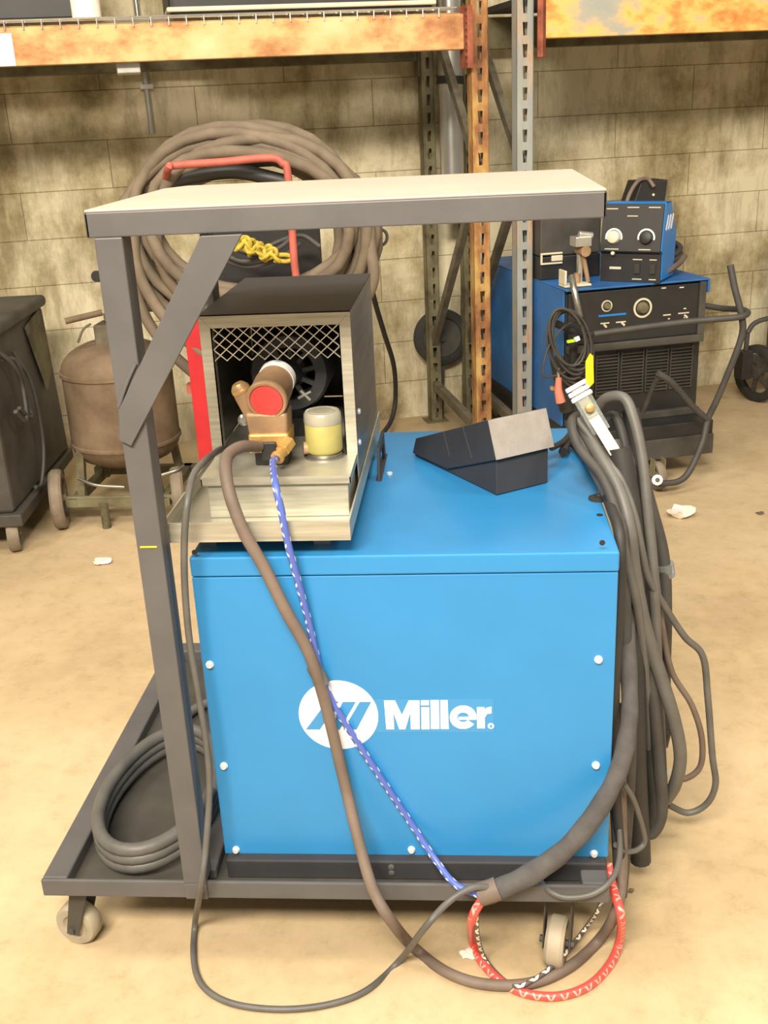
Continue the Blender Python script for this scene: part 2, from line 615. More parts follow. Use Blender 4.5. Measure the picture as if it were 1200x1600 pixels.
# wall conduit and duct
t = thing('conduit', 'short pale metal conduit fixed to the back wall', 'pipe', PB(235, 215, WB-.02), T17)
q0, q1 = RA(228, 140, WB-.02), RA(238, 210, WB-.02)
MB(RM).cyl((q0.x, WB-.016, 2.3), (q1.x, WB-.016, q1.z), .014, 14).build('pipe', M['galv'], t, smooth=True)
MB(RM).box(q1.x-.03, q1.x+.03, WB-.034, WB-.0, q1.z+.2, q1.z+.22).build('pipe_clip', M['galv'], t)
q = RA(692, 90, BB-.0)
dq = RA(692, 345, BB-.0)
t = thing('round_duct', 'shiny galvanised round duct hanging behind the orange post', 'duct', RM @ Vector((q.x, 3.66, .97)), T17)
MB(RM).cyl((1.195, 3.64, dq.z), (1.195, 3.64, 2.9), .058, 36).build('duct_pipe', M['galv'], t, smooth=True)
s = RA(692, 128, 3.6)
MB(RM).lathe((1.195, 3.64, s.z-.01), (0.05, 0, 1), [(0, .0585), (0, .066), (.035, .066), (.035, .0585)], 36).build('duct_strap', M['black'], t, smooth=True)

# ------------------------------------------------------------ wheel leaning at the wall
c = PB(690, 527, 3.80)
t = thing('trolley_wheel', 'black trolley wheel standing against the wall behind the orange post', 'wheel', (c.x, c.y, 0), T17)


def wheel(t, c, ax, R, wd, tyre, hub, tread=.25, spokes=0, names=('tyre', 'hub')):
    c, ax = Vector(c), Vector(ax).normalized()
    ri = R*(1-tread)
    tyre_ = MB().lathe(c-ax*wd/2, ax, [(0.0, ri), (0.0, R*.93), (wd*.2, R), (wd*.8, R), (wd, R*.93), (wd, ri), (wd*.5, ri*.97), (0, ri)], 40).build(names[0], tyre, t, smooth=True)
    h = MB()
    if spokes:
        a = ax.orthogonal().normalized()
        b = ax.cross(a)
        for i in range(spokes):
            d = a*math.cos(2*PI*i/spokes)+b*math.sin(2*PI*i/spokes)
            h.bar(c+d*R*.12, c+d*ri*.99, R*.12, wd*.5, ax)
        h.cyl(c-ax*wd*.5, c+ax*wd*.5, R*.2, 20)
    else:
        h.lathe(c-ax*wd/2, ax, [(wd*.25, 0), (wd*.25, ri*.35), (wd*.05, ri*.4), (wd*.3, ri*.55), (wd*.3, ri), (wd*.7, ri), (wd*.7, 0)], 40)
        h.cyl(c-ax*wd*.62, c+ax*wd*.62, R*.14, 18)
    h.build(names[1], hub, tyre_, smooth=True)


wheel(t, c, -RN+Vector((-.1, 0, .05)), .15, .04, M['rubber'], M['black_dusty'], .3)
cl = RM.inverted() @ c
MB(RM).bar((cl.x-.02, 3.80, 0), (cl.x-.005, 3.80, cl.z-.15), .03, .03, (0, 1, 0)).build('fork', M['black_dusty'], t)

# ------------------------------------------------------------ equipment cart with overhead bench
cart = thing('equipment_cart', 'dark grey steel rolling cart with an overhead bench top and one diagonal brace', 'cart', (-.15, .4, 0))
BX0, BX1 = -.707, .385
Zt, Zb = .210, .172
MB().box(BX0, BX1, .004, .012, Zb, Zt).box(BX0, BX1, .012, .05, Zb, Zb+.005).build('front_rail', M['frame'], cart, bevel=.004)
MB().box(BX0, BX0+.05, .012, .93, Zb+.0055, Zt).build('side_rail', M['frame'], cart, bevel=.004)
MB().box(BX1-.05, BX1, .012, .93, Zb+.0055, Zt).build('side_rail', M['frame'], cart, bevel=.004)
MB().box(BX0, BX1, .93, .98, Zb, Zt).build('rear_rail', M['frame'], cart, bevel=.004)
MB().box(-.42, -.37, .045, .93, Zb+.010, Zt-.004).build('cross_rail', M['frame'], cart, bevel=.004)
MB().box(BX0+.05, BX1-.05, .012, .93, Zb+.0055, Zb+.010).build('deck_plate', M['black_dusty'], cart)
PX0, PX1 = -.4215, -.3775
MB().box(PX0, PX1, -.001, .0038, Zb+.001, Zt).box(PX0, PX1, -.001, .045, Zt, 1.4165).build('post', M['frame'], cart, bevel=.004)
MB().box(-.374, -.3565, .46, .51, Zt, 1.4165).build('post', M['frame'], cart, bevel=.004)
# tabletop with apron frame
mb = MB()
mb.box(-.432, .343, 0, .006, 1.4165, 1.4535)
mb.box(-.432, .343, .505, .511, 1.4165, 1.4535)
mb.box(-.432, -.426, 0, .511, 1.4165, 1.4535)
mb.box(.337, .343, 0, .511, 1.4165, 1.4535)
mb.box(-.43, .34, .15, .19, 1.4165, 1.452)
mb.box(-.43, .34, .34, .38, 1.4165, 1.452)
mb.build('bench_apron', M['frame'], cart, bevel=.002)
mb = MB()
mb.hexa([(-.431, .001, 1.4535), (.342, .001, 1.4535), (.342, .51, 1.4535), (-.40, .51, 1.4535), (-.431, .45, 1.4535)],
        [(-.431, .001, 1.4575), (.342, .001, 1.4575), (.342, .51, 1.4575), (-.40, .51, 1.4575), (-.431, .45, 1.4575)])
mb.build('bench_top', M['table_top'], cart, bevel=.0015)
# brace flat bar in front of the post
Yb = -.008
c1, c2 = PY(313, 369, Yb), PY(378, 366, Yb)
c3, c4, c5 = PY(205, 697, Yb), PY(187, 688, Yb), PY(186, 640, Yb)
poly = [Vector(p) for p in (c1, c2, c3, c4, c5)]
for p in poly:
    p.z = min(p.z, 1.4163)
MB().ext([(p.x, -.009, p.z) for p in poly], (0, .008, 0)).build('brace', M['frame'], cart, bevel=.001)
# weld seams
MB().tube(catmull([PY(186, 636, -.004), PY(198, 600, -.004), PY(212, 568, -.004)], 6), .003, 8).build('weld_bead', M['frame'], cart, smooth=True)
# yellow paint mark on the post
q0, q1 = PY(219, 855, -.002), PY(254, 857, -.002)
MB().box(q0.x, q0.x+(q1.x-q0.x)*.75, -.0025, -.0012, q0.z-.0012, q0.z+.0012).build('paint_mark', M['yellow'], cart)


def caster(px, py, yaw, wr=.05, mwheel='caster'):
    """swivel caster under the deck at (px, py)"""
    fr = MB(Matrix.Translation((px, py, 0)) @ Matrix.Rotation(yaw, 4, 'Z'))
    fr.box(-.045, .045, -.04, .04, Zb-.008, Zb)
    fr.cyl((0, 0, Zb-.022), (0, 0, Zb-.008), .028, 20)
    for s in (-1, 1):
        fr.ext([(-.02, s*.024, Zb-.024), (.02, s*.024, Zb-.024), (.045, s*.024, wr-.012), (.018, s*.024, wr-.012)], (0, .003*s, 0))
    fr.box(-.022, .022, -.027, .027, Zb-.027, Zb-.022)
    fr.cyl((.03, -.034, wr), (.03, .034, wr), .007, 12)
    co = fr.build('caster', M['black_dusty'], cart, bevel=.001)
    Mx = Matrix.Translation((px, py, 0)) @ Matrix.Rotation(yaw, 4, 'Z')
    wc = Mx @ Vector((.03, 0, wr))
    ax = Mx.to_3x3() @ Vector((0, 1, 0))
    mb = MB()
    mb.lathe(wc-ax*.018, ax, [(.004, 0), (.004, wr*.5), (0, wr*.6), (0, wr*.9), (.006, wr), (.030, wr), (.036, wr*.9), (.036, wr*.6), (.032, wr*.5), (.032, 0)], 36)
    mb.build('caster_wheel', M[mwheel], co, smooth=True)


caster(-.650, .070, math.radians(168), .046)
caster(.300, .065, math.radians(-105))
caster(-.64, .88, math.radians(20), mwheel='rubber')
caster(.30, .88, math.radians(40), mwheel='rubber')

# ------------------------------------------------------------ coiled cable on the cart deck
tz = Zb+.028


def ring_flat(cx, cy, rx, ry, z, r, name, m, label, wob=.01, turns=1):
    pts = []
    N = 40*turns
    for i in range(N):
        a = 2*PI*i/40
        k = 1+wob*math.sin(3*a+turns)
        pts.append((cx+rx*k*math.cos(a), cy+ry*k*math.sin(a), z+.02*(i/40)))
    o = MB().tube(pts, r, 12).build(name, m, smooth=True)
    return tag(o, label, 'cable')


ring_flat(-.532, .262, .116, .222, Zb+.0245, .014, 'coiled_cable', M['cable_lt'],
          'thick grey cable coiled on the cart deck left of the blue machine', .02, 3)
tag(MB().tube(catmull([(-.60, .55, Zb+.024), (-.55, .66, Zb+.026), (-.46, .72, Zb+.03), (-.44, .78, Zb+.05), (-.46, .84, Zb+.024)], 8), .012, 12).build('cable_end', M['cable_lt'], smooth=True),
    'short loop of grey cable at the back of the cart deck', 'cable')
mb = MB()
mb.hexa([(-.64, .12, Zb+.0105), (-.43, .10, Zb+.0105), (-.43, .58, Zb+.0105), (-.60, .56, Zb+.0105)],
        [(-.63, .14, Zb+.020), (-.44, .12, Zb+.022), (-.44, .56, Zb+.018), (-.60, .54, Zb+.0205)])
mb.bm.free()

# ------------------------------------------------------------ big blue welding power source
WX0, WX1, WY0, WY1 = -.355, .389, .07, .81
weld = thing('welding_machine', 'large bright blue welding power source standing on the dark grey cart', 'welding machine', (.017, .44, Zb+.0105))
MB().box(WX0+.006, WX1-.004, .05, WY1-.01, Zb+.0105, .2245).build('base_skirt', M['char'], weld, bevel=.003)
for zz in (.213, .200):
    pk = PY(612, 1360, .053)
    MB().lathe((pk.x, .05, zz), (0, -1, 0), [(0, .006), (.003, .006), (.004, .004), (.004, 0)], 16).build('skirt_bolt', M['frame'], weld, smooth=True)
mb = MB()
mb.box(WX0, WX1, WY0, WY1, .2235, .8205)
mb.build('side_panel', M['blue'], weld, bevel=.002)
mb = MB()
mb.box(WX0-.0, WX1+.001, WY0-.003, WY1+.003, .8225, .8595)
mb.build('lid', M['blue'], weld, bevel=.004, seg=3)


def on_face(x, y): return PY(x, y, WY0)


for x, y in ((328, 1038), (935, 1030), (350, 1196), (931, 1195), (369, 1327), (643, 1327), (928, 1333)):
    p = on_face(x, y)
    mb = MB()
    mb.lathe((p.x, WY0, p.z), (0, -1, 0), [(0, .0075), (.002, .0075), (.003, .0062), (.0065, .0058), (.0078, .0045), (.0078, 0)], 20)
    mb.build('screw', M['bright'], weld, smooth=True)
for x, y in ((941, 848), (304, 863)):
    p = PY(x, y, WY0-.003)
    MB().lathe((p.x, WY0-.003, p.z), (0, -1, 0), [(0, .005), (.0006, .005), (.0006, 0)], 18).build('bolt_hole', M['black'], weld)
for x, y in ((937, 805), (609, 741)):
    p = PZ(x, y, .8595)
    MB().lathe((p.x, p.y, .8595), (0, 0, 1), [(0, .006), (.0012 if x > 900 else .004, .006), (.0012 if x > 900 else .004, 0)], 18).build('lid_bolt', M['black'] if x > 900 else M['bright'], weld, smooth=True)
p = PZ(935, 780, .8595)
MB().lathe((p.x, p.y, .8595), (0, 0, 1), [(0, .019), (.004, .019), (.007, .013), (.007, .007), (.004, .005), (.004, 0)], 28).build('lid_grommet', M['cable_dk'], weld, smooth=True)

# decal: white disc with slanted bars, and the name
zc = on_face(529, 1117)
eL, eR = on_face(467, 1117), on_face(591, 1117)
eT, eB = on_face(529, 1063), on_face(529, 1170)
rx, rz = (eR.x-eL.x)/2, (eT.z-eB.z)/2
cx, cz = (eR.x+eL.x)/2, (eT.z+eB.z)/2


def slab(mb, pts, y, th=.0004):
    mb.ext([(a, y, c) for a, c in pts], (0, -th, 0))


a0, a1 = on_face(592, 1141), on_face(771, 1092)
mb = MB()
slab(mb, [(a0.x-.006, a0.z-.004), (a1.x, a0.z-.004), (a1.x, a1.z), (a0.x-.006, a1.z)], WY0, .0003)
mb.build('decal_film', M['decal_blue'], weld)
mb = MB()
slab(mb, [(cx+rx*math.cos(2*PI*i/64), cz+rz*math.sin(2*PI*i/64)) for i in range(64)], WY0-.0004)
disc = mb.build('logo_disc', M['white'], weld)


def cp(x, y):                      # logo crop pixels to the face
    q = on_face(420+x/3, 1000+y/3)
    return (q.x, q.z)


mb = MB()
for tl, tr, br_, bl in (((272, 288), (326, 288), (240, 418), (174, 418)),
                        ((346, 289), (408, 289), (333, 418), (292, 418)),
                        ((426, 289), (480, 289), (412, 418), (350, 418))):
    slab(mb, [cp(*bl), cp(*br_), cp(*tr), cp(*tl)], WY0-.0009)
mb.build('logo_bars', M['decal_blue'], disc)

mb = MB()
Yl = WY0-.0005


def poly(pts): slab(mb, [cp(*q) for q in pts], Yl, .0005)


# M
poly([(540, 283), (592, 283), (624, 350), (655, 283), (706, 283), (708, 417), (666, 417), (664, 338), (640, 417), (612, 417), (584, 338), (588, 417), (551, 417)])
# i, l, l
poly([(714, 314), (752, 314), (754, 417), (716, 417)])
poly([(713, 282), (751, 282), (751, 305), (713, 305)])
poly([(758, 281), (798, 281), (800, 416), (760, 416)])
poly([(804, 281), (838, 281), (844, 416), (806, 416)])
# e
E0, E1 = [], []
cxp, cyp, ro, ri = 911, 361, 63, 25
ang = [math.radians(a) for a in range(36, 361, 9)]
for a, b in zip(ang, ang[1:]):
    q = [(cxp+ro*math.cos(a), cyp+ro*.87*math.sin(a)), (cxp+ro*math.cos(b), cyp+ro*.87*math.sin(b)),
         (cxp+ri*1.1*math.cos(b), cyp+ri*.9*math.sin(b)), (cxp+ri*1.1*math.cos(a), cyp+ri*.9*math.sin(a))]
    poly(q[::-1])
slab(mb, [cp(*q) for q in ((889, 359), (973, 359), (973, 373), (889, 373))], Yl-.0001, .0005)
# r
poly([(975, 314), (1011, 314), (1013, 413), (977, 413)])
poly([(1012, 324), (1022, 316), (1044, 312), (1044, 343), (1024, 345), (1013, 362)])
# registered dot
poly([(1041+15*math.cos(-a*PI/10), 402+13*math.sin(-a*PI/10)) for a in range(20)])
mb.build('name_lettering', M['white'], weld)
mb = MB()
slab(mb, [cp(1036, 396), cp(1036, 409), cp(1047, 409), cp(1047, 396)][0:4], WY0-.0011, .0002)
mb.build('registered_mark', M['decal_blue'], weld)

# black lift bracket on the lid, right of the cooler
p0, p1 = PZ(592, 752, .8595), PZ(588, 690, .8595)
mb = MB()
mb.box(p0.x-.006, p0.x+.006, p0.y, p0.y+.18, .8595, .862)
mb.ext([(p0.x-.003, p0.y+.0, .86), (p0.x-.003, p0.y+.02, .925), (p0.x-.003, p0.y+.15, .925), (p0.x-.003, p0.y+.17, .86), (p0.x-.003, p0.y+.145, .86), (p0.x-.003, p0.y+.125, .905), (p0.x-.003, p0.y+.045, .905), (p0.x-.003, p0.y+.025, .86)], (.006, 0, 0))
mb.build('lift_handle', M['char'], weld, bevel=.001)

# ------------------------------------------------------------ water cooler on its tray
TX0, TX1, TY0, TY1 = -.392, -.066, .055, .74
TZ = .894
tray = thing('drip_tray', 'folded stainless steel tray under the cooler, overhanging the front of the blue machine', 'tray', ((TX0+TX1)/2, .4, .86))
mb = MB()
th = .003
hgt = .036
mb.box(TX0, TX1, TY0, .452, TZ, TZ+th)
mb.box(-.3535, TX1, .452, TY1, TZ, TZ+th)
mb.box(TX0, TX1, TY0, TY0+th, TZ+th, TZ+hgt)
mb.box(-.3535, TX1, TY1-th, TY1, TZ+th, TZ+hgt)
mb.box(TX0, TX0+th, TY0+th, .452, TZ+th, TZ+hgt)
mb.box(TX1-th, TX1, TY0+th, TY1-th, TZ+th, TZ+hgt)
mb.build('tray_pan', M['steel'], tray)
for sx in (TX0+.06, TX1-.06):
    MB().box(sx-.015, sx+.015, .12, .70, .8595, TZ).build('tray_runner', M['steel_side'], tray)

cool = thing('water_cooler', 'stainless steel water cooler with bronze pump and mesh guard on the blue machine', 'cooler', (-.2, .42, TZ+th))
RX0, RX1, RY0 = -.342, -.072, .155
MB().box(RX0+.008, RX1-.006, RY0+.008, .70, TZ+th, .966).build('reservoir', M['steel'], cool, bevel=.002)
mb = MB()
mb.box(RX0, RX1, RY0, .705, .974, .977)
mb.box(RX0, RX1, RY0, RY0+.002, .962, .974)
mb.box(RX1-.002, RX1, RY0, .705, .962, .974)
mb.box(RX0, RX0+.002, RY0, .705, .962, .974)
mb.build('reservoir_cover', M['steel'], cool)
HX0, HX1, HY0, HY1 = -.346, -.070, .275, .72
HZ0, HZ1 = .977, 1.246
# front frame
pT, pB = .030, .020
mb = MB()
mb.ext([(HX0, HY0, HZ1), (HX0+.022, HY0, HZ1-.024), (HX1-.022, HY0, HZ1-.024), (HX1, HY0, HZ1)], (0, .003, 0))
mb.ext([(HX0, HY0, HZ0), (HX0+.022, HY0, HZ0), (HX0+.022, HY0, HZ1-.0245), (HX0, HY0, HZ1-.0005)], (0, .003, 0))
mb.ext([(HX1-.022, HY0, HZ0), (HX1, HY0, HZ0), (HX1, HY0, HZ1-.0005), (HX1-.022, HY0, HZ1-.0245)], (0, .003, 0))
mb.box(HX0+.020, HX0+.022, HY0, HY0+.02, HZ0, HZ1-.024)
mb.box(HX1-.022, HX1-.020, HY0, HY0+.02, HZ0, HZ1-.024)
mb.build('front_frame', M['steel'], cool)
mb = MB()
mb.box(HX1-.0025, HX1, HY0+.003, HY1, TZ+.006, HZ1-.002)
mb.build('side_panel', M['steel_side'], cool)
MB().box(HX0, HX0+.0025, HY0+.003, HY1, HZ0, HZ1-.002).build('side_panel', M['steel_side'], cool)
MB().box(HX0, HX1, HY0, HY1, HZ1-.002, HZ1+.001).build('top_panel', M['char'], cool)  # charcoal on the steel top stands in for the bench's shade
MB().box(HX0+.004, HX1-.004, HY1-.004, HY1, HZ0, HZ1-.003).build('back_panel', M['black'], cool)
# expanded metal guard
mb = MB()
gx0, gx1 = HX0+.022, HX1-.022
nst = 10
st = (gx1-gx0)/nst
chh = .0205
for r in range(3):
    zc_ = HZ1-.024-.0095-r*chh
    for sgn in (1, -1):
        mb.tube([(gx0+i*st, HY0+.004+.0006*sgn, zc_+sgn*(1 if i % 2 else -1)*chh*.5) for i in range(nst+1)], .0014, 6)
mb.build('mesh_guard', M['zinc'], cool)
for y, z in ((.31, .99), (.33, 1.045)):
    MB().lathe((HX1, y, z), (1, 0, 0), [(0, .006), (.002, .006), (.004, .004), (.004, 0)], 14).build('screw', M['bright'], cool, smooth=True)

# fan motor and pump
fc = PY(446, 592, .42)
mb = MB()
mb.lathe((fc.x, .62, fc.z-.0), (0, -1, 0), [(0, .080), (.05, .082), (.14, .082), (.155, .076), (.16, .054)], 48)
mb.lathe((fc.x, .62, fc.z-.0), (0, -1, 0), [(0, .05), (.09, .05), (.13, .050), (.16, .054)], 48)
for i in range(10):
    a = 2*PI*i/10+.2
    d = Vector((math.cos(a), 0, math.sin(a)))
    c = Vector((fc.x, .47, fc.z))
    mb.bar(c+d*.028, c+d*.058, .009, .012, (0, 1, 0))
mb.lathe((fc.x, .62, fc.z), (0, -1, 0), [(.1, .034), (.14, .034), (.15, .026), (.165, .022), (.165, 0)], 32)
mb.build('motor', mat('motor_grey', (.17, .17, .18), .45, .1, .2, 16), cool, smooth=True)
MB().box(fc.x-.05, fc.x+.05, .40, .60, .977, fc.z-.075).build('motor_base', M['black'], cool)

c0 = PY(416, 627, .205)
c1 = PY(436, 585, .31)
ax = (c1-c0).normalized()
L = (c1-c0).length
mb = MB()
mb.lathe(c0, ax, [(.004, .0), (.004, .030), (0, .031), (0, .0355), (.003, .0375), (.012, .0375), (.014, .036), (L*.55, .036), (L*.58, .033), (L*.72, .033)], 40)
barrel = mb.build('pump_barrel', M['bronze'], cool, smooth=True)
MB().lathe(c0, ax, [(.0, 0), (.0, .0295), (.004, .0295)], 40).build('pump_label', M['label_red'], barrel, smooth=True)
MB().lathe(c0, ax, [(L*.72, .0332), (L*.72, .0345), (L*.9, .0345), (L*.9, .030)], 40).build('pump_collar', M['white'], barrel, smooth=True)
MB().cyl(c0+ax*L*.88, (fc.x, .455, fc.z), .024, 24).build('pump_shaft', M['steel_side'], cool, smooth=True)
# left branch cylinder
b0, b1 = PY(374, 605, .235), PY(402, 655, .245)
mb = MB()
mb.lathe(b0, b1-b0, [(-.006, 0), (-.006, .012), (0, .0165), (.02, .0175), (.05, .018), ((b1-b0).length, .018)], 28)
mb.build('pump_branch', M['bronze'], cool, smooth=True)
MB().lathe(b0, b1-b0, [(-.008, 0), (-.008, .010), (.002, .0172), (.008, .0176)], 28).build('branch_cap', M['brass'], cool, smooth=True)
# pump body
q = PY(422, 665, .235)
mb = MB()
mb.hexa([(q.x-.034, .215, q.z-.034), (q.x+.034, .215, q.z-.034), (q.x+.034, .275, q.z-.034), (q.x-.034, .275, q.z-.034)],
        [(q.x-.040, .210, q.z+.030), (q.x+.036, .210, q.z+.030), (q.x+.036, .28, q.z+.030), (q.x-.040, .28, q.z+.030)])
mb.build('pump_body', M['bronze'], cool, bevel=.006, smooth=True)
MB().hexa([(q.x-.036, .208, q.z-.036), (q.x+.036, .208, q.z-.036), (q.x+.036, .28, q.z-.036), (q.x-.036, .28, q.z-.036)],
          [(q.x-.037, .207, q.z-.008), (q.x+.037, .207, q.z-.008), (q.x+.037, .28, q.z-.008), (q.x-.037, .28, q.z-.008)]).build('pump_flange', M['brass'], cool, bevel=.004)
mb = MB()
mb.box(q.x-.014, q.x+.014, .200, .25, q.z-.055, q.z-.022)
mb.box(q.x-.030, q.x+.030, .22, .27, .977, q.z-.036)
mb.build('relief_valve', M['black'], cool, bevel=.002)
# fittings
e0 = PY(404, 698, .215)
MB().cyl(e0+Vector((.012, .0, 0)), e0+Vector((-.016, -.002, 0)), .0125, 6).build('hose_fitting', M['brass'], cool, bevel=.001)
e1, e2 = PY(452, 690, .215), PY(432, 717, .170)
mb = MB()
mb.cyl(e1, e1+(e2-e1)*.55, .0135, 6)
mb.cyl(e1+(e2-e1)*.55, e2, .010, 20)
mb.cyl(e1+(e2-e1)*.85, e1+(e2-e1)*.98, .0125, 20)
mb.build('hose_fitting', M['brass'], cool, bevel=.0008)
MB().lathe(PY(382, 655, .30), (0, -1, .1), [(-.03, .005), (0, .006), (0, .011), (.01, .011), (.014, .006), (.014, 0)], 20).build('pipe_plug', M['zinc'], cool, smooth=True)
MB().cyl(PY(474, 700, .26), PY(510, 700, .27), .012, 14).build('cross_pipe', M['bronze'], cool, smooth=True)
mb = MB()
mb.cyl(PY(466, 622, .33), PY(486, 612, .33), .003, 8)
mb.cyl(PY(470, 610, .33), PY(485, 625, .33), .003, 8)
mb.build('wing_screw', M['zinc'], cool)
# filter jar
g = PZ(508, 712, .977)
mb = MB()
mb.lathe((g.x, g.y, .977), (0, 0, 1), [(0, .0), (0, .039), (.003, .039), (.004, .033), (.010, .0345)], 40)
mb.build('filter_seat', M['steel_side'], cool, smooth=True)
mb = MB()
mb.lathe((g.x, g.y, .985), (0, 0, 1), [(0, 0), (0, .030), (.004, .0335), (.01, .0345), (.058, .0345), (.060, .033)], 40)
jar = mb.build('filter_jar', M['filter'], cool, smooth=True)
mb = MB()
mb.lathe((g.x, g.y, 1.043), (0, 0, 1), [(0, .0350), (.004, .0355), (.018, .0345), (.022, .031), (.022, .026), (.020, .024), (.022, .022), (.0225, 0)], 40)
mb.build('filter_cap', M['filter_cap'], jar, smooth=True)

# ------------------------------------------------------------ foot pedal
pT, pN, pR = PZ(648, 712, .861), PZ(776, 774, .861), PZ(856, 754, .861)
wv = pR-pN
dv = (pT-pN)
side_n = dv.cross(Vector((0, 0, 1))).normalized()
ped = thing('foot_pedal', 'black wedge-shaped foot pedal with a grey heel plate lying on the blue lid', 'foot pedal', ((pT+pN)/2))


def sp_(x, y): return PP(x, y, pN, side_n)


nt_ = sp_(778, 716)
mb = MB()
base_poly = [pT, pN, Vector((pN.x, pN.y, nt_.z)), pT+Vector((0, 0, .012))]
mb.ext(base_poly, wv)
mb.build('pedal_base', M['char'], ped, bevel=.002)
sh = -wv.normalized()*.006
cov = [sp_(648, 707), sp_(653, 685), sp_(766, 656), sp_(779, 718), sp_(702, 732)]
# keep above base
mb = MB()
mb.ext([p+sh for p in cov], wv+wv.normalized()*.014)
mb.build('pedal_cover', M['char'], ped, bevel=.0015)
# heel plate on the end of the cover
e = [cov[3]+sh, cov[3]+sh+wv+wv.normalized()*.014, cov[2]+sh+wv+wv.normalized()*.014, cov[2]+sh]
nn = (e[1]-e[0]).cross(e[3]-e[0]).normalized()
if nn.dot(CP-e[0]) < 0: nn = -nn
MB().ext(e, nn*.0015).build('heel_plate', mat('grey_grip_plate', (.30, .27, .245), .7, 0, .1, 30, .3), ped)
e2 = [cov[1]+sh, cov[1]+sh+wv+wv.normalized()*.014, cov[2]+sh+wv+wv.normalized()*.014, cov[2]+sh]
MB().ext(e2, Vector((0, 0, .001))).build('tread_plate', mat('dark_grip_plate', (.12, .10, .09), .8, 0, .15, 30, .3), ped)
for k in (.42, .68):
    a = cov[1].lerp(cov[2], k)+sh*1.1
    b = cov[0].lerp(cov[3], k+.06)+sh*1.1
    MB().bar(a, b, .0012, .0012, side_n).build('cover_seam', M['cable'], ped)
tag(MB().tube(catmull([PZ(862, 700, .90), PZ(880, 690, .89), PZ(893, 676, .885), PZ(905, 668, .88), PZ(920, 676, .86)], 8), .0065, 10).build('pedal_cable', M['cable_dk'], smooth=True),
    'black cable leading from the foot pedal to the hanging cable bundle', 'cable')


# ------------------------------------------------------------ hoses and cables in front
def hose(name, pts, r, m, label, cat='hose', group=None, n=8, seg=12, rf=None):
    """pts: world points"""
    o = MB().tube(catmull(pts, n), r, seg, rf=rf).build(name, m, smooth=True)
    return tag(o, label, cat, group)


def px(*L):
    """(x, y, Y) triples: points at cart depth Y; (x, y, 'f', z): point at height z"""
    out = []
    for q in L:
        out.append(PZ(q[0], q[1], q[3]) if q[2] == 'f' else PY(*q))
    return out


hose('brown_hose', px((404, 698, .20), (378, 698, .15), (356, 712, .105), (353, 740, .07), (362, 782, .045), (383, 835, .035),
                      (412, 885, .035), (447, 955, .035), (478, 1010, .04), (497, 1060, .04), (515, 1125, .045), (540, 1230, .04), (562, 1320, .0),
                      (583, 1390, -.035), (612, 1440, -.05), (648, 1482, 'f', .013), (700, 1520, 'f', .013), (760, 1538, 'f', .013), (830, 1536, 'f', .013), (890, 1510, 'f', .013),
                      (935, 1470, 'f', .013), (962, 1425, .05), (972, 1370, .10), (972, 1300, .14), (970, 1200, .16), (974, 1100, .20)),
     .0108, M['brown'], 'brown rubber hose drooping from the pump across the blue panel to the floor')
hose('blue_hose', px((432, 717, .17), (427, 722, .14), (430, 755, .06), (440, 800, .04), (450, 850, .04), (466, 910, .045), (483, 975, .055), (500, 1048, .058),
                     (520, 1098, .058), (552, 1150, .058), (590, 1208, .058), (640, 1283, .058), (680, 1343, .03), (712, 1382, -.01), (752, 1400, -.03)),
     .0065, M['blue_hose'], 'thin blue braided hose running from brass fitting diagonally across the blue panel')
tag(MB().tube(catmull(px((489, 1041, .048), (496, 1052, .048), (505, 1068, .048)), 4), .0135, 14).build('tape_wrap', M['cable_lt'], smooth=True),
    'band of grey tape joining the brown and blue hoses above the logo', 'tape')
hose('power_cable', px((350, 700, .30), (338, 706, .20), (318, 722, .12), (301, 745, .07), (292, 790, .02), (288, 850, .02), (289, 920, .02), (296, 1000, .02), (309, 1080, .02),
                       (322, 1160, .02), (327, 1230, .015), (322, 1320, -.01), (313, 1390, -.03), (305, 1440, 'f', .03), (302, 1490, 'f', .008), (310, 1530, 'f', .007),
                       (335, 1556, 'f', .007), (380, 1572, 'f', .007), (450, 1577, 'f', .007), (520, 1568, 'f', .007), (575, 1546, 'f', .007), (625, 1500, 'f', .012), (662, 1452, -.10), (700, 1410, -.07), (735, 1388, -.05), (765, 1386, -.035)),
     .0062, M['cable_lt'], 'thin grey cable hanging beside the bench post and looping over the floor', 'cable')
hose('red_hose', px((765, 1395, -.035), (752, 1408, -.04), (738, 1435, -.05), (738, 1470, 'f', .01), (752, 1502, 'f', .009), (785, 1535, 'f', .009), (825, 1553, 'f', .009), (875, 1556, 'f', .009),
                    (920, 1540, 'f', .009), (952, 1508, 'f', .009), (968, 1470, 'f', .03), (970, 1430, .0), (958, 1388, .05), (950, 1350, .09)),
     .0085, M['red_hose'], 'red braided hose looping on the floor at the right caster')
hose('tracer_hose', px((762, 1398, -.03), (748, 1412, -.03), (745, 1450, -.03), (754, 1490, 'f', .03), (775, 1520, 'f', .005), (805, 1541, 'f', .019), (835, 1530, 'f', .028), (865, 1508, 'f', .030),
                       (890, 1482, 'f', .03), (915, 1450, 'f', .03), (938, 1415, .03), (948, 1370, .10)),
     .0045, M['tracer'], 'thin black and white tracer hose crossing behind the red hose')
sleeve_pts = px((985, 660, .50), (986, 720, .46), (984, 800, .40), (981, 900, .31), (980, 1000, .22), (984, 1100, .12), (978, 1160, .08), (962, 1215, .045), (930, 1272, .015),
                (885, 1325, -.005), (835, 1362, -.015), (790, 1385, -.025), (760, 1395, -.03))
hose('cable_sleeve', sleeve_pts, .0185, M['sleeve'], 'thick grey woven sleeve sweeping across lower right corner of the blue machine', 'sleeve', n=10, seg=16,
     rf=lambda t: .72+.40*t+.04*math.sin(40*t)+.03*math.sin(91*t))
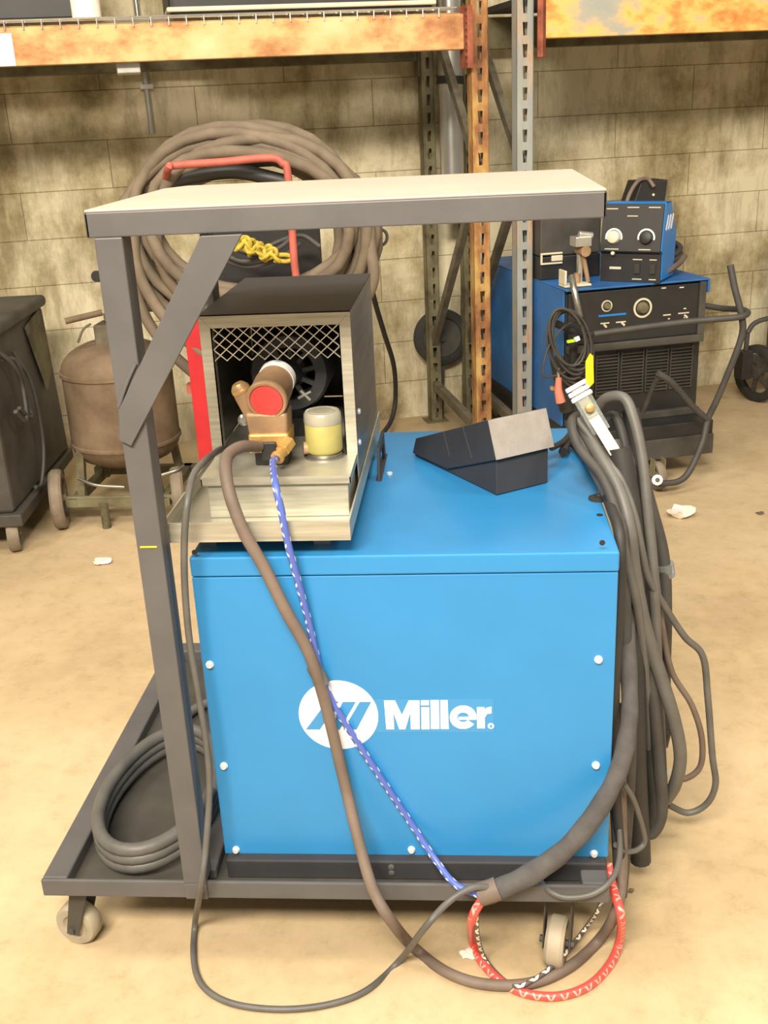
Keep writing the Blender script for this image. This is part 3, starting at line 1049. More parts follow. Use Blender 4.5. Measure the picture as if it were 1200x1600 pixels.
tag(MB().tube(px((748, 1398, -.032), (768, 1392, -.03), (778, 1388, -.028)), .0215, 18).build('sleeve_end', M['brown'], smooth=True),
    'brown wrap around the open end of the thick grey sleeve', 'tape')

# ------------------------------------------------------------ hanging cable bundle at the right
hang = [
    # label, radius, material, points (x, y, Y)
    ('black cable at the inner edge of the hanging bundle, touching the blue machine', .0095, 'cable', [(925, 660, .50), (905, 650, .45), (893, 662, .40), (905, 700, .36), (940, 745, .30), (962, 800, .24), (970, 860, .20), (966, 950, .16), (960, 1050, .14), (957, 1150, .13), (960, 1250, .13), (964, 1330, .12), (968, 1400, .12)]),
    ('grey cable arching outermost over the hanging bundle', .0105, 'cable_lt', [(930, 640, .46), (948, 622, .44), (975, 622, .42), (990, 655, .40), (1004, 720, .37), (1012, 800, .34), (1020, 880, .32), (1024, 960, .31), (1028, 1060, .31), (1032, 1150, .31), (1034, 1240, .30), (1024, 1275, .29)]),
    ('thick grey cable crossing from the hook to the right, middle of the bundle', .0135, 'cable_lt', [(905, 655, .44), (930, 700, .38), (965, 760, .32), (982, 820, .28), (992, 900, .26), (1008, 980, .25), (1030, 1050, .25), (1052, 1120, .25), (1063, 1180, .26), (1055, 1225, .28), (1040, 1250, .30)]),
    ('thin grey cable bowing farthest out over the floor at the right', .0072, 'cable_lt', [(902, 655, .42), (938, 705, .37), (968, 745, .33), (990, 800, .30), (1003, 860, .29), (1014, 905, .30), (1040, 950, .33), (1070, 995, .35), (1098, 1025, .36), (1106, 1090, .37), (1113, 1180, .38), (1118, 1225, .39), (1104, 1256, .40), (1075, 1270, .40), (1045, 1258, .40)]),
    ('thin brown-grey cable in the smaller bow over the floor', .0065, 'brown', [(1000, 700, .40), (1014, 800, .37), (1025, 900, .36), (1035, 980, .36), (1050, 1050, .36), (1080, 1100, .36), (1096, 1150, .37), (1095, 1195, .38), (1075, 1215, .38), (1045, 1220, .38)]),
    ('wide black strap-like hose hanging behind the thick grey sleeve', .0175, 'cable_dk', [(985, 640, .50), (998, 720, .46), (1000, 820, .42), (1000, 920, .36), (1005, 1020, .32), (1015, 1120, .30), (1022, 1200, .28), (1025, 1260, .27), (1015, 1295, .27)]),
    ('black hose hanging lowest, cut square end near the floor', .0215, 'cable_dk', [(968, 700, .36), (985, 800, .33), (990, 900, .30), (990, 1000, .26), (992, 1100, .24), (994, 1200, .24), (998, 1280, .24), (1001, 1345, .24)]),
    ('charcoal hose between the lowest black hose and the thick grey cable', .0135, 'cable', [(960, 690, .40), (978, 770, .34), (990, 860, .31), (998, 940, .28), (1010, 1020, .27), (1024, 1110, .26), (1031, 1200, .26), (1033, 1270, .26), (1020, 1300, .26), (1005, 1300, .26)]),
    ('dark hose in the outer right of the bundle with a clear cuff', .0135, 'cable', [(980, 650, .50), (996, 720, .48), (1016, 790, .46), (1036, 870, .44), (1040, 960, .42), (1038, 1060, .41), (1040, 1130, .40), (1034, 1165, .39)]),
    ('dark grey cable falling straight down beside the blue machine', .0125, 'cable', [(905, 640, .48), (925, 690, .42), (955, 760, .34), (973, 840, .26), (976, 940, .23), (978, 1040, .20), (985, 1140, .18), (982, 1240, .17), (975, 1340, .16), (970, 1400, .14)]),
    ('slack cable curling from the hook down the front of the bundle', .009, 'cable_lt', [(900, 668, .44), (915, 710, .38), (945, 770, .31), (968, 830, .25), (985, 900, .23), (998, 960, .24), (1008, 1040, .25), (1014, 1120, .27), (1016, 1200, .29)]),
    ('thin grey cable with a knot near the foot of the bundle', .0055, 'cable_lt', [(975, 1225, .10), (990, 1250, .12), (1003, 1290, .14), (1007, 1315, .15), (995, 1328, .14), (975, 1330, .12), (962, 1320, .10)]),
    ('thin grey cable curving under the machine corner above the right caster', .0055, 'cable_lt', [(963, 1240, .14), (967, 1290, .12), (968, 1340, .06), (955, 1375, .01), (925, 1397, -.01), (885, 1402, -.012), (858, 1392, .0), (846, 1378, .035), (843, 1372, .049)]),
    ('black cable lying flat behind the hook on the lid edge', .010, 'cable_dk', [(880, 706, 'f', .875), (888, 690, 'f', .878), (905, 702, 'f', .872), (928, 738, 'f', .871), (946, 772, 'f', .871), (957, 800, 'f', .872), (966, 826, .17), (970, 860, .15), (969, 930, .14), (964, 1000, .13), (960, 1080, .12), (960, 1180, .12), (964, 1270, .12), (970, 1340, .12)]),
    ('dusty cable coiled behind the hook in the hanging bundle', .011, 'cable_dk', [(938, 665, .5), (960, 650, .5), (975, 690, .47), (985, 760, .44), (992, 850, .40), (1012, 950, .38), (1020, 1040, .36), (1022, 1130, .34), (1045, 1140, .36)]),
]
for lab, r, m_, P in hang:
    hose('hanging_cable', px(*P), r, M[m_], lab, 'cable', 'cables hanging in the bundle at the right of the blue machine')
t = tag(MB().tube(px((1038, 880, .44), (1041, 900, .44)), .019, 18).build('clear_cuff', M['clear'], smooth=True), 'clear plastic cuff around the outer right hanging hose', 'cuff')
t = thing('cable_connector', 'pale plug where thin cables meet at the right of the bundle', 'connector', PY(1045, 1225, .36))
MB().cyl(PY(1042, 1205, .355), PY(1045, 1245, .355), .012, 16).build('plug_body', M['cream'], t, smooth=True)

# hook bracket holding the bundle: a cranked strap with a clear sheath and white ties
t = thing('strap_bracket', 'pale steel strap in a clear sheath with white ties on top of the cable bundle', 'strap', PY(930, 650, .40))
s0, s1, s2 = PY(900, 604, .43), PY(925, 648, .41), PY(962, 708, .35)
mb = MB()
mb.bar(s0, s1, .022, .004, (0, -1, .3))
mb.bar(s1, s2, .022, .004, (0, -1, .3))
mb.build('strap_plate', M['cream'], t)
mb = MB()
mb.bar(s0.lerp(s1, .2), s0.lerp(s1, 1.6), .036, .010, (0, -1, .3))
mb.build('clear_sheath', M['clear'], t)
dd = (s1-s0).normalized()
for k in (0.02, .20, .38):
    c = s0.lerp(s1, k-.1)
    MB().bar(c, c+dd*.009, .044, .016, (0, -1, .3)).build('white_tie', M['white'], t, bevel=.002)
c = PY(921, 637, .405)
MB().lathe(c, (0, -1, .3), [(0, .009), (.006, .009), (.008, .006), (.008, 0)], 16).build('bolt', M['brass'], t, smooth=True)

# ------------------------------------------------------------ rusty air tank on wheels
tc_ = PY(186, 600, 2.62)
tk = thing('pressure_tank', 'dusty rust-brown upright pressure tank on a two-wheeled dolly', 'tank', (tc_.x, 2.62, 0))
R_ = .226
zb, zt_ = PY(200, 725, 2.40).z, PY(180, 428, 2.62).z
zs = PY(180, 588-0, 2.4).z
top = PY(180, 528, 2.62).z
H = top
mb = MB()
zl = zb-.05
shoulder = top-.125
prof = [(zl, 0), (zl, R_*.55), (zl+.03, R_*.83), (zl+.07, R_*.97), (zl+.09, R_)]
prof += [(zl+.095, R_+.006), (zl+.105, R_+.006), (zl+.11, R_)]
prof += [(shoulder-.012, R_), (shoulder-.01, R_+.007), (shoulder+.004, R_+.007), (shoulder+.006, R_)]
for i in range(1, 9):
    a = i/8*PI/2
    prof.append((shoulder+.006+.12*math.sin(a), max(0, R_*math.cos(a)) if i < 8 else .0))
mb.lathe((tc_.x, 2.62, 0), (0, 0, 1), prof, 56)
mb.build('tank_body', M['tank'], tk, smooth=True)
# top valve assembly
vx, vy = PY(150, 400, 2.60).x, 2.60
vz = top-.03
mb = MB()
mb.box(vx-.035, vx+.10, vy-.06, vy+.06, vz-.02, vz+.10)
mb.build('valve_block', M['strut'], tk, bevel=.01)
h0, h1 = PY(102, 502, 2.5), PY(160, 488, 2.55)
MB().cyl(h0, h1, .013, 14).build('valve_lever', M['tank'], tk, smooth=True)
mb = MB()
mb.cyl((vx+.06, vy, vz+.05), (vx+.03, vy, vz+.20), .02, 16)
mb.cyl((vx+.03, vy, vz+.12), (vx-.0, vy-.01, vz+.12), .018, 16)
mb.build('valve_stem', M['old_post'], tk, smooth=True)
MB().lathe(PY(154, 432, 2.58), (-.2, -1, .2), [(0, 0), (0, .022), (.02, .022), (.02, 0)], 20).build('gauge', M['black'], tk, smooth=True)
MB().cyl(PY(250, 476, 2.5), PY(232, 476, 2.55), .028, 16).build('hose_union', M['strut'], tk, smooth=True)
MB().tube(catmull([PY(122, 535, 2.5), PY(130, 515, 2.5), PY(142, 506, 2.52)], 6), .005, 8).build('copper_line', M['strut'], tk, smooth=True)
tz_ = zl
# dolly
wc1 = PY(103, 790, 2.42)
mb = MB()
for sx in (-.19, .19):
    mb.bar((tc_.x+sx, 2.40, .11), (tc_.x+sx, 2.86, .11), .035, .035)
mb.bar((tc_.x-.22, 2.42, .11), (tc_.x+.22, 2.42, .11), .035, .035)
mb.bar((tc_.x-.24, 2.84, .11), (tc_.x+.24, 2.84, .11), .035, .035)
for sx in (-.17, .17):
    for sy in (2.46, 2.78):
        mb.bar((tc_.x+sx, sy, .10), (tc_.x+sx*.85, sy, zl+.10), .03, .03, (0, 1, 0))
mb.cyl((tc_.x-.26, 2.42, .125), (tc_.x+.26, 2.42, .125), .011, 12)
mb.build('dolly_frame', M['old_post'], tk)
for sx, nm in ((-1, 0), (1, 1)):
    wheel(tk, (tc_.x+sx*.255, 2.42, .125), (1, .28, 0), .125, .05, M['dustwheel'], M['old_post'], .3)
mb = MB()
mb.tube(catmull([PY(123, 748, 2.39), PY(150, 758, 2.36), PY(195, 761, 2.36)], 8), .007, 10)
mb.build('pipe_drain', M['steel_side'], tk, smooth=True)
MB().tube(catmull([PY(253, 742, 2.37), PY(275, 735, 2.38), PY(287, 728, 2.42)], 8), .007, 10).build('pipe_drain', M['steel_side'], tk, smooth=True)
mb = MB()
mb.cyl((tc_.x-.06, 2.40, .0), (tc_.x-.06, 2.40, .11), .018, 12)
mb.build('dolly_foot', M['old_post'], tk)
# slotted support angle in front of tank
g0, g1 = PY(186, 640, 2.30), PY(218, 850, 2.24)
mb = MB()
mb.bar((g1.x, 2.30, 0.0), (g0.x, 2.34, g0.z), .035, .02, (0, 1, 0))
mb.build('pull_bar', M['strut'], tk)
MB().box(g0.x-.012, g0.x+.018, 2.305, 2.325, g0.z-.12, g0.z-.09).build('white_clip', M['paper'], tk)

# ------------------------------------------------------------ dusty black machine at left edge
lb = PZ(12, 868, 0)
bt = thing('old_generator', 'dusty black machine on casters cut off by the left edge', 'machine', (lb.x-.25, lb.y+.3, 0), math.radians(9))
RB = Matrix.Translation((lb.x+.05, lb.y+.02, 0)) @ Matrix.Rotation(math.radians(7), 4, 'Z')
topz = PY(30, 475, 2.75).z
mb = MB(RB)
HB = .835
mb.hexa([(-.75, 0, .17), (0, 0, .17), (.02, .85, .17), (-.75, .85, .17)], [(-.75, 0, HB), (-.0, 0, HB), (.0, .85, HB), (-.75, .85, HB)])
mb.build('machine_body', M['black_dusty'], bt, bevel=.015)
MB(RB).box(-.77, .02, -.02, .87, HB, HB+.05).build('machine_lid', M['black_dusty'], bt, bevel=.02, seg=3)
MB(RB).ext([(.004, .52, .80), (.004, .76, .84), (.012, .80, .58), (.016, .66, .50)], (.006, 0, 0)).build('side_label', M['old_post'], bt)
MB(RB).box(-.75, .03, -.02, .87, .12, .17).build('machine_base', M['black_dusty'], bt, bevel=.005)
for k, (a, z) in enumerate(((.05, .85), (.10, .78))):
    pts = [RB @ Vector(q) for q in ((.01, .04+a, .80-.05*k), (.05, .10+a, .72), (.05, .16+a, .62-.1*k), (.06, .10+a, .50), (.05, .02+a, .56))]
    MB().tube(catmull(pts, 8), .009, 10).build('side_cable', M['cable'], bt, smooth=True)
pts = [RB @ Vector(q) for q in ((.01, .30, .75), (.05, .34, .6), (.05, .36, .35), (.04, .28, .2), (.03, .22, .2))]
MB().tube(catmull(pts, 8), .008, 10).build('side_cable', M['cable'], bt, smooth=True)
for (x, y) in ((-.03, .04), (-.03, .78)):
    c = RB @ Vector((x, y, .07))
    wheel(bt, c, (1, .35, 0), .07, .045, M['dustwheel'], M['old_post'], .3, names=('caster_wheel', 'caster_hub'))
    MB().bar(c+Vector((0, 0, .0)), (c.x, c.y, .13), .02, .05, (0, 1, 0)).build('caster_fork', M['old_post'], bt)

# ------------------------------------------------------------ red hand truck with hose coil
HT = 2.45
ht = thing('hand_truck', 'red tubular hand truck standing behind the cooler, carrying the hose coil', 'hand truck', (-.45, HT, 0))
lean = lambda z: HT + .12*(z/1.6)
YF = HT-.27
a_, b_, c_, d_ = PY(256, 300, HT-.0), PY(262, 260, YF), PY(434, 246, YF), PY(450, 275, YF)
e_ = PY(460, 412, YF)
f_ = PY(470, 640, HT)
pts = [Vector((a_.x-.00, HT+.05, .12)), Vector((a_.x, HT+.05, a_.z)), b_, b_.lerp(c_, .5), c_, d_, e_, Vector((f_.x, HT+.05, .12))]
P2 = [pts[0], pts[0].lerp(pts[1], .5), pts[1]]
k = catmull([a_, b_+Vector((0, 0, -.01)), b_+Vector((.03, 0, .002)), b_.lerp(c_, .5), c_+Vector((-.03, 0, 0)), c_+Vector((.015, 0, -.02)), d_, e_], 6)
mb = MB()
mb.tube([a_+Vector((.0, .10, -.02))]+k+[e_+Vector((.01, .03, -.25)), Vector((f_.x-.02, HT-.2, .12))], .0135, 12)
mb.build('tube_frame', M['red_old'], ht, smooth=True)
r0, r1 = PY(306, 545, HT-.2), PY(328, 705, HT-.2)
xm = (r0.x+r1.x)/2-.004
mb = MB()
mb.box(xm-.028, xm+.028, HT-.235, HT-.215, .10, r0.z+.12)
mb.build('side_channel', M['red'], ht, bevel=.002)
mb = MB()
mb.box(-.92, -.46, HT-.235, HT+.04, .10, .112)
mb.box(a_.x, f_.x, HT+.0, HT+.04, .55, .59)
mb.box(a_.x, f_.x, HT+.0, HT+.04, .80, .84)
mb.build('cross_members', M['red_old'], ht)
for x in (-.90, -.42):
    wheel(ht, (x, HT+.10, .13), (1, 0, 0), .13, .05, M['rubber'], M['red_old'], .3)
MB().cyl((-.92, HT+.10, .13), (-.40, HT+.10, .13), .012, 12).build('axle', M['old_post'], ht)
MB().tube(catmull([PY(258, 288, HT-.16), PY(300, 276, HT-.16), PY(370, 268, HT-.16), PY(446, 284, HT-.16)], 6), .026, 14).build('dark_band_tube', M['black'], ht, smooth=True)  # black tube added to fill the dark band under the red bar
mb = MB()
mb.box(-.84, -.42, HT+.045, HT+.10, .60, 1.22)
mb.build('back_plate', M['black'], ht)

# the hose coil: one long hose wound in irregular loops
SCL = (PY(390, 340, 2.4)-CP).dot(_f)/FPX
loops = [
    # cx, cy, rx, ry (photo scale), depth, tilt
    (372, 345, 182, 150, 2.42, 0), (378, 338, 172, 138, 2.37, .03), (385, 350, 176, 130, 2.45, -.04), (396, 350, 186, 140, 2.35, .05),
    (362, 328, 150, 122, 2.32, .02), (392, 352, 165, 120, 2.40, -.05), (412, 346, 160, 132, 2.28, .04), (400, 345, 178, 108, 2.47, -.02),
    (380, 326, 146, 88, 2.30, .05), (405, 330, 152, 86, 2.36, 0), (378, 318, 138, 92, 2.26, .03),
    (366, 352, 178, 128, 2.33, -.03), (402, 340, 172, 146, 2.44, .02), (380, 356, 138, 118, 2.38, .06)]
pts = []
for i, (cx_, cy_, rx_, ry_, Y, ti) in enumerate(loops):
    c = PY(cx_, cy_, Y)
    nx = loops[(i+1) % len(loops)]
    c2 = PY(nx[0], nx[1], nx[4])
    N = 28
    for k in range(N):
        t = k/N
        a = 2*PI*t + PI*.9
        s = t*t*(3-2*t) if i < len(loops)-1 else 0
        rx2 = rx_+(nx[2]-rx_)*s
        ry2 = ry_+(nx[3]-ry_)*s
        cc = c.lerp(c2, s)
        ca, sa = math.cos(a), math.sin(a)
        x = (rx2*1.07+5*math.sin(2*a+i))*ca*SCL
        z = (ry2*1.06+4*math.cos(3*a+i*2))*sa*SCL*1.05-.055
        pts.append(cc+Vector((x*math.cos(ti)-z*math.sin(ti), .02*math.sin(a*2+i), z*math.cos(ti)+x*math.sin(ti))))
coil = tag(MB().tube(pts, .0215, 14).build('hose_coil', M['taupe'], smooth=True),
           'big dusty brown hose coil hung over the red hand truck', 'hose')
# outer slack loops of the left side and tail
hose('hose_loop', [PY(x, y, Y) for x, y, Y in ((575, 300, 2.34), (578, 380, 2.32), (584, 430, 2.3), (570, 470, 2.32), (540, 500, 2.36), (500, 520, 2.4))], .022, M['taupe'],
     'end of brown hose hanging at the right side of the coil')
hose('hose_loop', [PY(x, y, Y) for x, y, Y in ((208, 345, 2.3), (215, 420, 2.28), (245, 480, 2.26), (290, 530, 2.24), (330, 560, 2.24), (370, 580, 2.3))], .022, M['taupe'],
     'lower left slack loop of brown hose, inner of the two')
hose('hose_loop', [PY(x, y, Y) for x, y, Y in ((200, 330, 2.34), (206, 420, 2.32), (225, 490, 2.3), (262, 545, 2.3), (310, 590, 2.3))], .021, M['taupe'],
     'lower left slack loop of brown hose, outer of the two')
hose('thin_cable', [PY(x, y, Y) for x, y, Y in ((560, 362, 2.5), (580, 355, 2.5), (602, 362, 2.5), (603, 378, 2.5), (588, 385, 2.5), (570, 376, 2.5))], .006, M['cable'],
     'small kinked loop of black cable right of the hose coil', 'cable')
hose('wall_cable', [PB(x, y, b) for x, y, b in ((578, 400, 3.0), (582, 455, 3.1), (600, 520, 3.3), (615, 570, 3.5), (618, 620, 3.6), (612, 655, 3.55), (598, 678, 3.4))], .012, M['cable_dk'],
     'black cable hanging from the coil down to the floor in front of the wall', 'cable')
for i, (p0, pts_) in enumerate(((0, ((350, 398), (380, 408), (410, 402), (440, 385), (455, 372))), (1, ((345, 405), (385, 416), (420, 410), (450, 395), (470, 380))), (2, ((360, 385), (400, 398), (430, 380), (470, 368), (500, 385))))):
    hose('inner_cable', [PY(x, y, 2.25+.03*i) for x, y in pts_], .009, M['cable'], ('uppermost', 'lowest', 'middle')[(2, 1, 0)[i] if i < 3 else 0] + ' black cable sagging across the middle of the hose coil', 'cable')
rp = []
for i in range(90):
    t = i/89
    rp.append(PY(372+58*t+9*math.sin(i*.9), 378+22*t+8*math.cos(i*1.1)+4*math.sin(i*.37), 2.20+.02*math.sin(i*.7)))
tag(MB().tube(catmull(rp, 3), .0075, 8).build('rope', M['rope'], smooth=True), 'tangled yellow rope inside the hose coil', 'rope')
rp = [PY(x, y, 2.2) for x, y in ((418, 404), (440, 398), (460, 402), (450, 408), (428, 407))]
hose('rope_tail', rp, .008, M['rope'], 'loose end of yellow rope below the main tangle', 'rope')

# ------------------------------------------------------------ blue wire welder by the wall (right)
B0 = 2.550
f00, f11 = RA(884, 640, B0), RA(1103, 445, B0)
ax0, ax1 = f00.x, f11.x
zt0 = RA(1000, 443, B0).z
zb0 = RA(1000, 655, B0).z
bw = thing('wire_welder', 'dusty blue and black wire welder on a running gear under the right shelf', 'welding machine', RM @ Vector(((ax0+ax1)/2, 2.850, 0)), T17)
D1 = 3.66
MB(RM).box(ax0, ax1, B0+.02, D1, zb0, zt0-.01).build('cabinet', M['black'], bw, bevel=.006)
mb = MB(RM)
mb.box(ax0-.012, ax1+.012, B0-.015, D1+.01, zt0-.008, zt0)
mb.box(ax0-.012, ax0-.002, B0+.02, D1+.01, zb0, zt0-.008)
mb.box(ax1+.002, ax1+.012, B0-.015, D1+.01, zt0-.06, zt0-.008)
mb.build('blue_cover', M['blue_dark'], bw, bevel=.003)


def R3(x, y, b=B0): return RA(x, y, b)


pm = R3(1000, 532)
# control panel
MB(RM).box(ax0+.006, ax1-.03, B0+.0, B0+.02, pm.z+.005, zt0-.018).build('control_panel', M['black'], bw, bevel=.004)
MB(RM).box(ax0+.0, ax1, B0-.012, B0+.02, pm.z-.028, pm.z+.004).build('panel_lip', M['black_dusty'], bw, bevel=.003)
MB(RM).box(ax1-.03, ax1, B0-.01, B0+.02, pm.z+.004, zt0-.012).build('panel_edge', M['black_dusty'], bw, bevel=.003)


def dial(par, x, y, b, r, ring, knob, M_=RM, fn=None):
    q = fn(x, y) if fn else RA(x, y, b)
    dr = Vector((0, -1, 0))
    c = Vector((q.x, b, q.z))
    k = MB(M_)
    k.lathe(c, dr, [(0, r*.8), (0, r), (.003, r), (.003, r*.8), (0, r*.8)], 32)
    o = k.build('dial_ring', ring, par, smooth=True)
    k = MB(M_)
    k.lathe(c, dr, [(0, r*.62), (.016, r*.5), (.018, r*.42), (.018, 0)], 28)
    k.build('dial_knob', knob, o, smooth=True)


dial(bw, 948, 478, B0-.0, .024, M['knob'], M['old_post'])
dial(bw, 1004, 481, B0-.0, .042, M['knob'], M['old_post'])
q0, q1 = R3(935, 494), R3(978, 488)
MB(RM).box(q0.x, q1.x, B0-.002, B0, q0.z-.004, q0.z+.004).build('blue_stripe', M['blue_bright'], bw)
mb = MB(RM)
for x, y, wd in ((945, 505, .04), (970, 503, .045), (1042, 492, .035), (1068, 489, .05), (1037, 450, .02), (1065, 449, .02), (1070, 482, .012), (1045, 498, .008), (1070, 496, .012)):
    q = R3(x, y)
    mb.box(q.x-wd/2, q.x+wd/2, B0-.0015, B0, q.z-.0025, q.z+.0025)
mb.build('panel_printing', M['knob'], bw)
for x, y in ((944, 508), (972, 505), (1070, 493)):
    q = R3(x, y)
    MB(RM).cyl((q.x, B0, q.z), (q.x, B0-.02, q.z-.004), .005, 10).build('toggle_switch', M['cream'], bw)
# louvre banks
zt_l, zb_l = R3(1000, 548).z, R3(1000, 614).z
for i in range(5):
    c = ax0+.055+i*(ax1-ax0-.06)/4.9+.02
    wd = (ax1-ax0)/5*.78
    mb = MB(RM)
    n_ = 13
    for k in range(n_):
        z = zb_l+(zt_l-zb_l)*(k+.5)/n_
        mb.ext([(c-wd/2, B0+.022, z-.003), (c-wd/2, B0+.006, z-.0045), (c-wd/2, B0+.006, z-.0015), (c-wd/2, B0+.022, z+.002)], (wd, 0, 0))
    mb.box(c-wd/2-.004, c-wd/2, B0+.008, B0+.02, zb_l, zt_l)
    mb.box(c+wd/2, c+wd/2+.004, B0+.008, B0+.02, zb_l, zt_l)
    mb.build('louvre_bank', M['black_dusty'], bw)
MB(RM).box(ax0, ax1, B0-.01, B0+.02, zb0+.0, zb0+.03).build('lower_rim', M['black_dusty'], bw, bevel=.003)
# running gear
zt_ = zb0
MB(RM).box(ax0-.01, ax1+.01, B0-.12, D1+.02, zb0-.13, zb0-.0).build('running_gear_tray', M['black'], bw, bevel=.006)
MB(RM).box(ax0-.01, ax1+.01, B0-.13, B0-.12, zb0-.15, zb0-.06).build('tray_lip', M['black_dusty'], bw, bevel=.003)
cq = RA(1042, 730, 2.270)
for a, b in ((cq.x, 2.350), (ax0+.06, 2.350)):
    c = RM @ Vector((a, b, .062))
    wheel(bw, c, (1, .3, 0), .062, .035, M['dustwheel'], M['old_post'], .3, names=('caster_wheel', 'caster_hub'))
    MB(RM).box(a-.026, a-.022, b-.02, b+.02, .06, zb0-.12).build('caster_fork', M['old_post'], bw)
    MB(RM).box(a+.022, a+.026, b-.02, b+.02, .06, zb0-.12).build('caster_fork', M['old_post'], bw)
for a in (ax0+.03, ax1-.03):
    c = RM @ Vector((a, D1-.1, .13))
    wheel(bw, c, RM.to_3x3() @ Vector((1, 0, 0)), .13, .045, M['rubber'], M['old_post'], .3)
MB(RM).cyl((ax0+.01, D1-.1, .13), (ax1-.01, D1-.1, .13), .012, 12).build('axle', M['old_post'], bw)
MB(RM).box(ax0+.1, ax1-.1, D1-.14, D1-.06, .12, zb0-.12).build('axle_mount', M['black'], bw)


def rt(P, r, name, m='cable', par=bw):
    MB().tube(catmull([PB(*q) for q in P], 6), r, 12).build(name, M[m], par, smooth=True)


rt([(928, 522, 2.350), (1000, 512, 2.310), (1080, 502, 2.270), (1150, 496, 2.210), (1168, 490, 2.230), (1160, 484, 2.310), (1130, 482, 2.450), (1104, 478, 2.550)], .0125, 'handle_bar')
rt([(1141, 414, 2.270), (1148, 450, 2.250), (1158, 490, 2.230), (1160, 520, 2.230), (1145, 565, 2.250), (1120, 625, 2.290), (1106, 655, 2.310), (1098, 690, 2.290), (1078, 735, 2.270), (1060, 752, 2.260), (1030, 756, 2.260)], .0135, 'handle_post')
rt([(1028, 583, 2.270), (1050, 598, 2.270), (1080, 632, 2.290), (1106, 656, 2.310)], .0135, 'handle_strut')
rt([(1032, 583, 2.270), (1020, 605, 2.330), (1004, 645, 2.410)], .0105, 'handle_strut')
c = PB(1027, 750, 2.240)
MB().lathe(c, (0, -1, .3), [(-.01, .0), (-.01, .022), (.004, .022), (.006, .018), (.006, .010), (.002, .009), (.002, 0)], 24).build('white_end_cap', M['white'], bw, smooth=True)
MB().lathe(c, (0, -1, .3), [(.0025, .0088), (.008, .0088), (.008, 0)], 16).build('cap_core', M['old_post'], bw, smooth=True)

# control head / wire feeder standing on the blue welder
fb = RA(985, 440, 2.670)
FW, FD, FH = .25, .17, .335
fl, fr_ = PB(938, 440, 2.690), PB(1027, 440, 2.690)
FW = (fr_-fl).length*.96
th_ = math.radians(-26)
fm = Matrix.Translation(Vector((fl.x, fl.y, zt0))) @ Matrix.Rotation(th_, 4, 'Z')
fd = thing('control_box', 'small black-fronted control box with a bright blue cover standing on the dusty blue welder', 'control box', fm @ Vector((FW/2, FD/2, 0)), th_)
FH = (PB(980, 315, 2.690).z-zt0)
FM = fm
mb = MB(FM)
prof = [(0, 0), (0, FH*.36), (-.012, FH*.42), (.0, FH)]
mb.hexa([(0, 0, 0), (FW, 0, 0), (FW, FD, 0), (0, FD, 0)], [(0, 0, FH*.36), (FW, 0, FH*.36), (FW, FD, FH*.36), (0, FD, FH*.36)])
mb.hexa([(0, 0, FH*.36), (FW, 0, FH*.36), (FW, FD, FH*.36), (0, FD, FH*.36)], [(0, -.02, FH*.40), (FW, -.02, FH*.40), (FW, FD, FH*.40), (0, FD, FH*.40)])
mb.hexa([(0, -.02, FH*.40), (FW, -.02, FH*.40), (FW, FD, FH*.40), (0, FD, FH*.40)], [(0, .02, FH*.985), (FW, .02, FH*.985), (FW, FD*.55, FH*.985), (0, FD*.55, FH*.985)])
mb.build('box_front', M['black'], fd, bevel=.002)
mb = MB(FM)
for s, x in ((-1, 0), (1, FW)):
    mb.ext([(x, .014, .01), (x, FD+.01, .01), (x, FD+.03, FH*.55), (x, FD*.6, FH), (x, .034, FH), (x, -.004, FH*.41), (x, .014, FH*.36)], (s*.004, 0, 0))
mb.ext([(-.004, .034, FH*.986), (-.004, FD*.6, FH*.986), (-.004, FD*.6, FH), (-.004, .034, FH)], (FW+.008, 0, 0))
mb.ext([(-.004, FD*.6, FH), (-.004, FD+.03, FH*.55), (-.004, FD+.034, FH*.55), (-.004, FD*.6+.004, FH)], (FW+.008, 0, 0))
mb.ext([(-.004, FD+.03, FH*.55), (-.004, FD+.01, .01), (-.004, FD+.014, .01), (-.004, FD+.034, FH*.55)], (FW+.008, 0, 0))
mb.build('box_cover', M['blue_bright'], fd)
# slanted white slashes on the cover side
mb = MB(FM)
for o_ in (0, .035, .07):
    mb.ext([(FW+.004, .04+o_, FH*.66), (FW+.004, .055+o_, FH*.64), (FW+.004, .085+o_, FH*.82), (FW+.004, .07+o_, FH*.84)], (.0008, 0, 0))
mb.build('side_logo', M['white'], fd)
sl = .04/(FH*.585)


def fpt(u, v):       # on the slanted upper panel
    z = FH*.40+v*FH*.585
    return Vector((u*FW, -.02+v*.04, z))


nrm = Vector((0, -1, .04/(FH*.585)*1)).normalized()
for u, kn in ((.22, M['knob']), (.76, M['black'])):
    k = MB(FM)
    # open ring
    N = 26
    for i in range(N):
        a0_ = math.radians(-50+i*280/N)
        a1_ = math.radians(-50+(i+1)*280/N)
        ex, ez = Vector((1, 0, 0)), Vector((0, .07, 1)).normalized()
        c = fpt(u, .30)
        pr = [c+(ex*math.cos(a)+ez*math.sin(a))*r_ for a, r_ in ((a0_, .030), (a1_, .030), (a1_, .037), (a0_, .037))]
        k.ext(pr, nrm*.0012)
    dr_ = k.build('dial_ring', M['white'], fd)
    k = MB(FM)
    k.lathe(fpt(u, .30), nrm, [(0, .028), (.018, .025), (.02, .022), (.02, 0)], 24)
    k.build('dial_knob', kn, dr_, smooth=True)
for u, v, wd in ((.13, .90, .06), (.5, .93, .05), (.85, .93, .05), (.5, .75, .045), (.2, .05, .06), (.75, .05, .05)):
    c = fpt(u, v)
    mb = MB(FM)
    mb.ext([c+Vector((-wd/2, 0, -.002)), c+Vector((wd/2, 0, -.002)), c+Vector((wd/2, 0, .002)), c+Vector((-wd/2, 0, .002))], nrm*.0012)
    mb.build('printed_mark', M['knob'], fd)
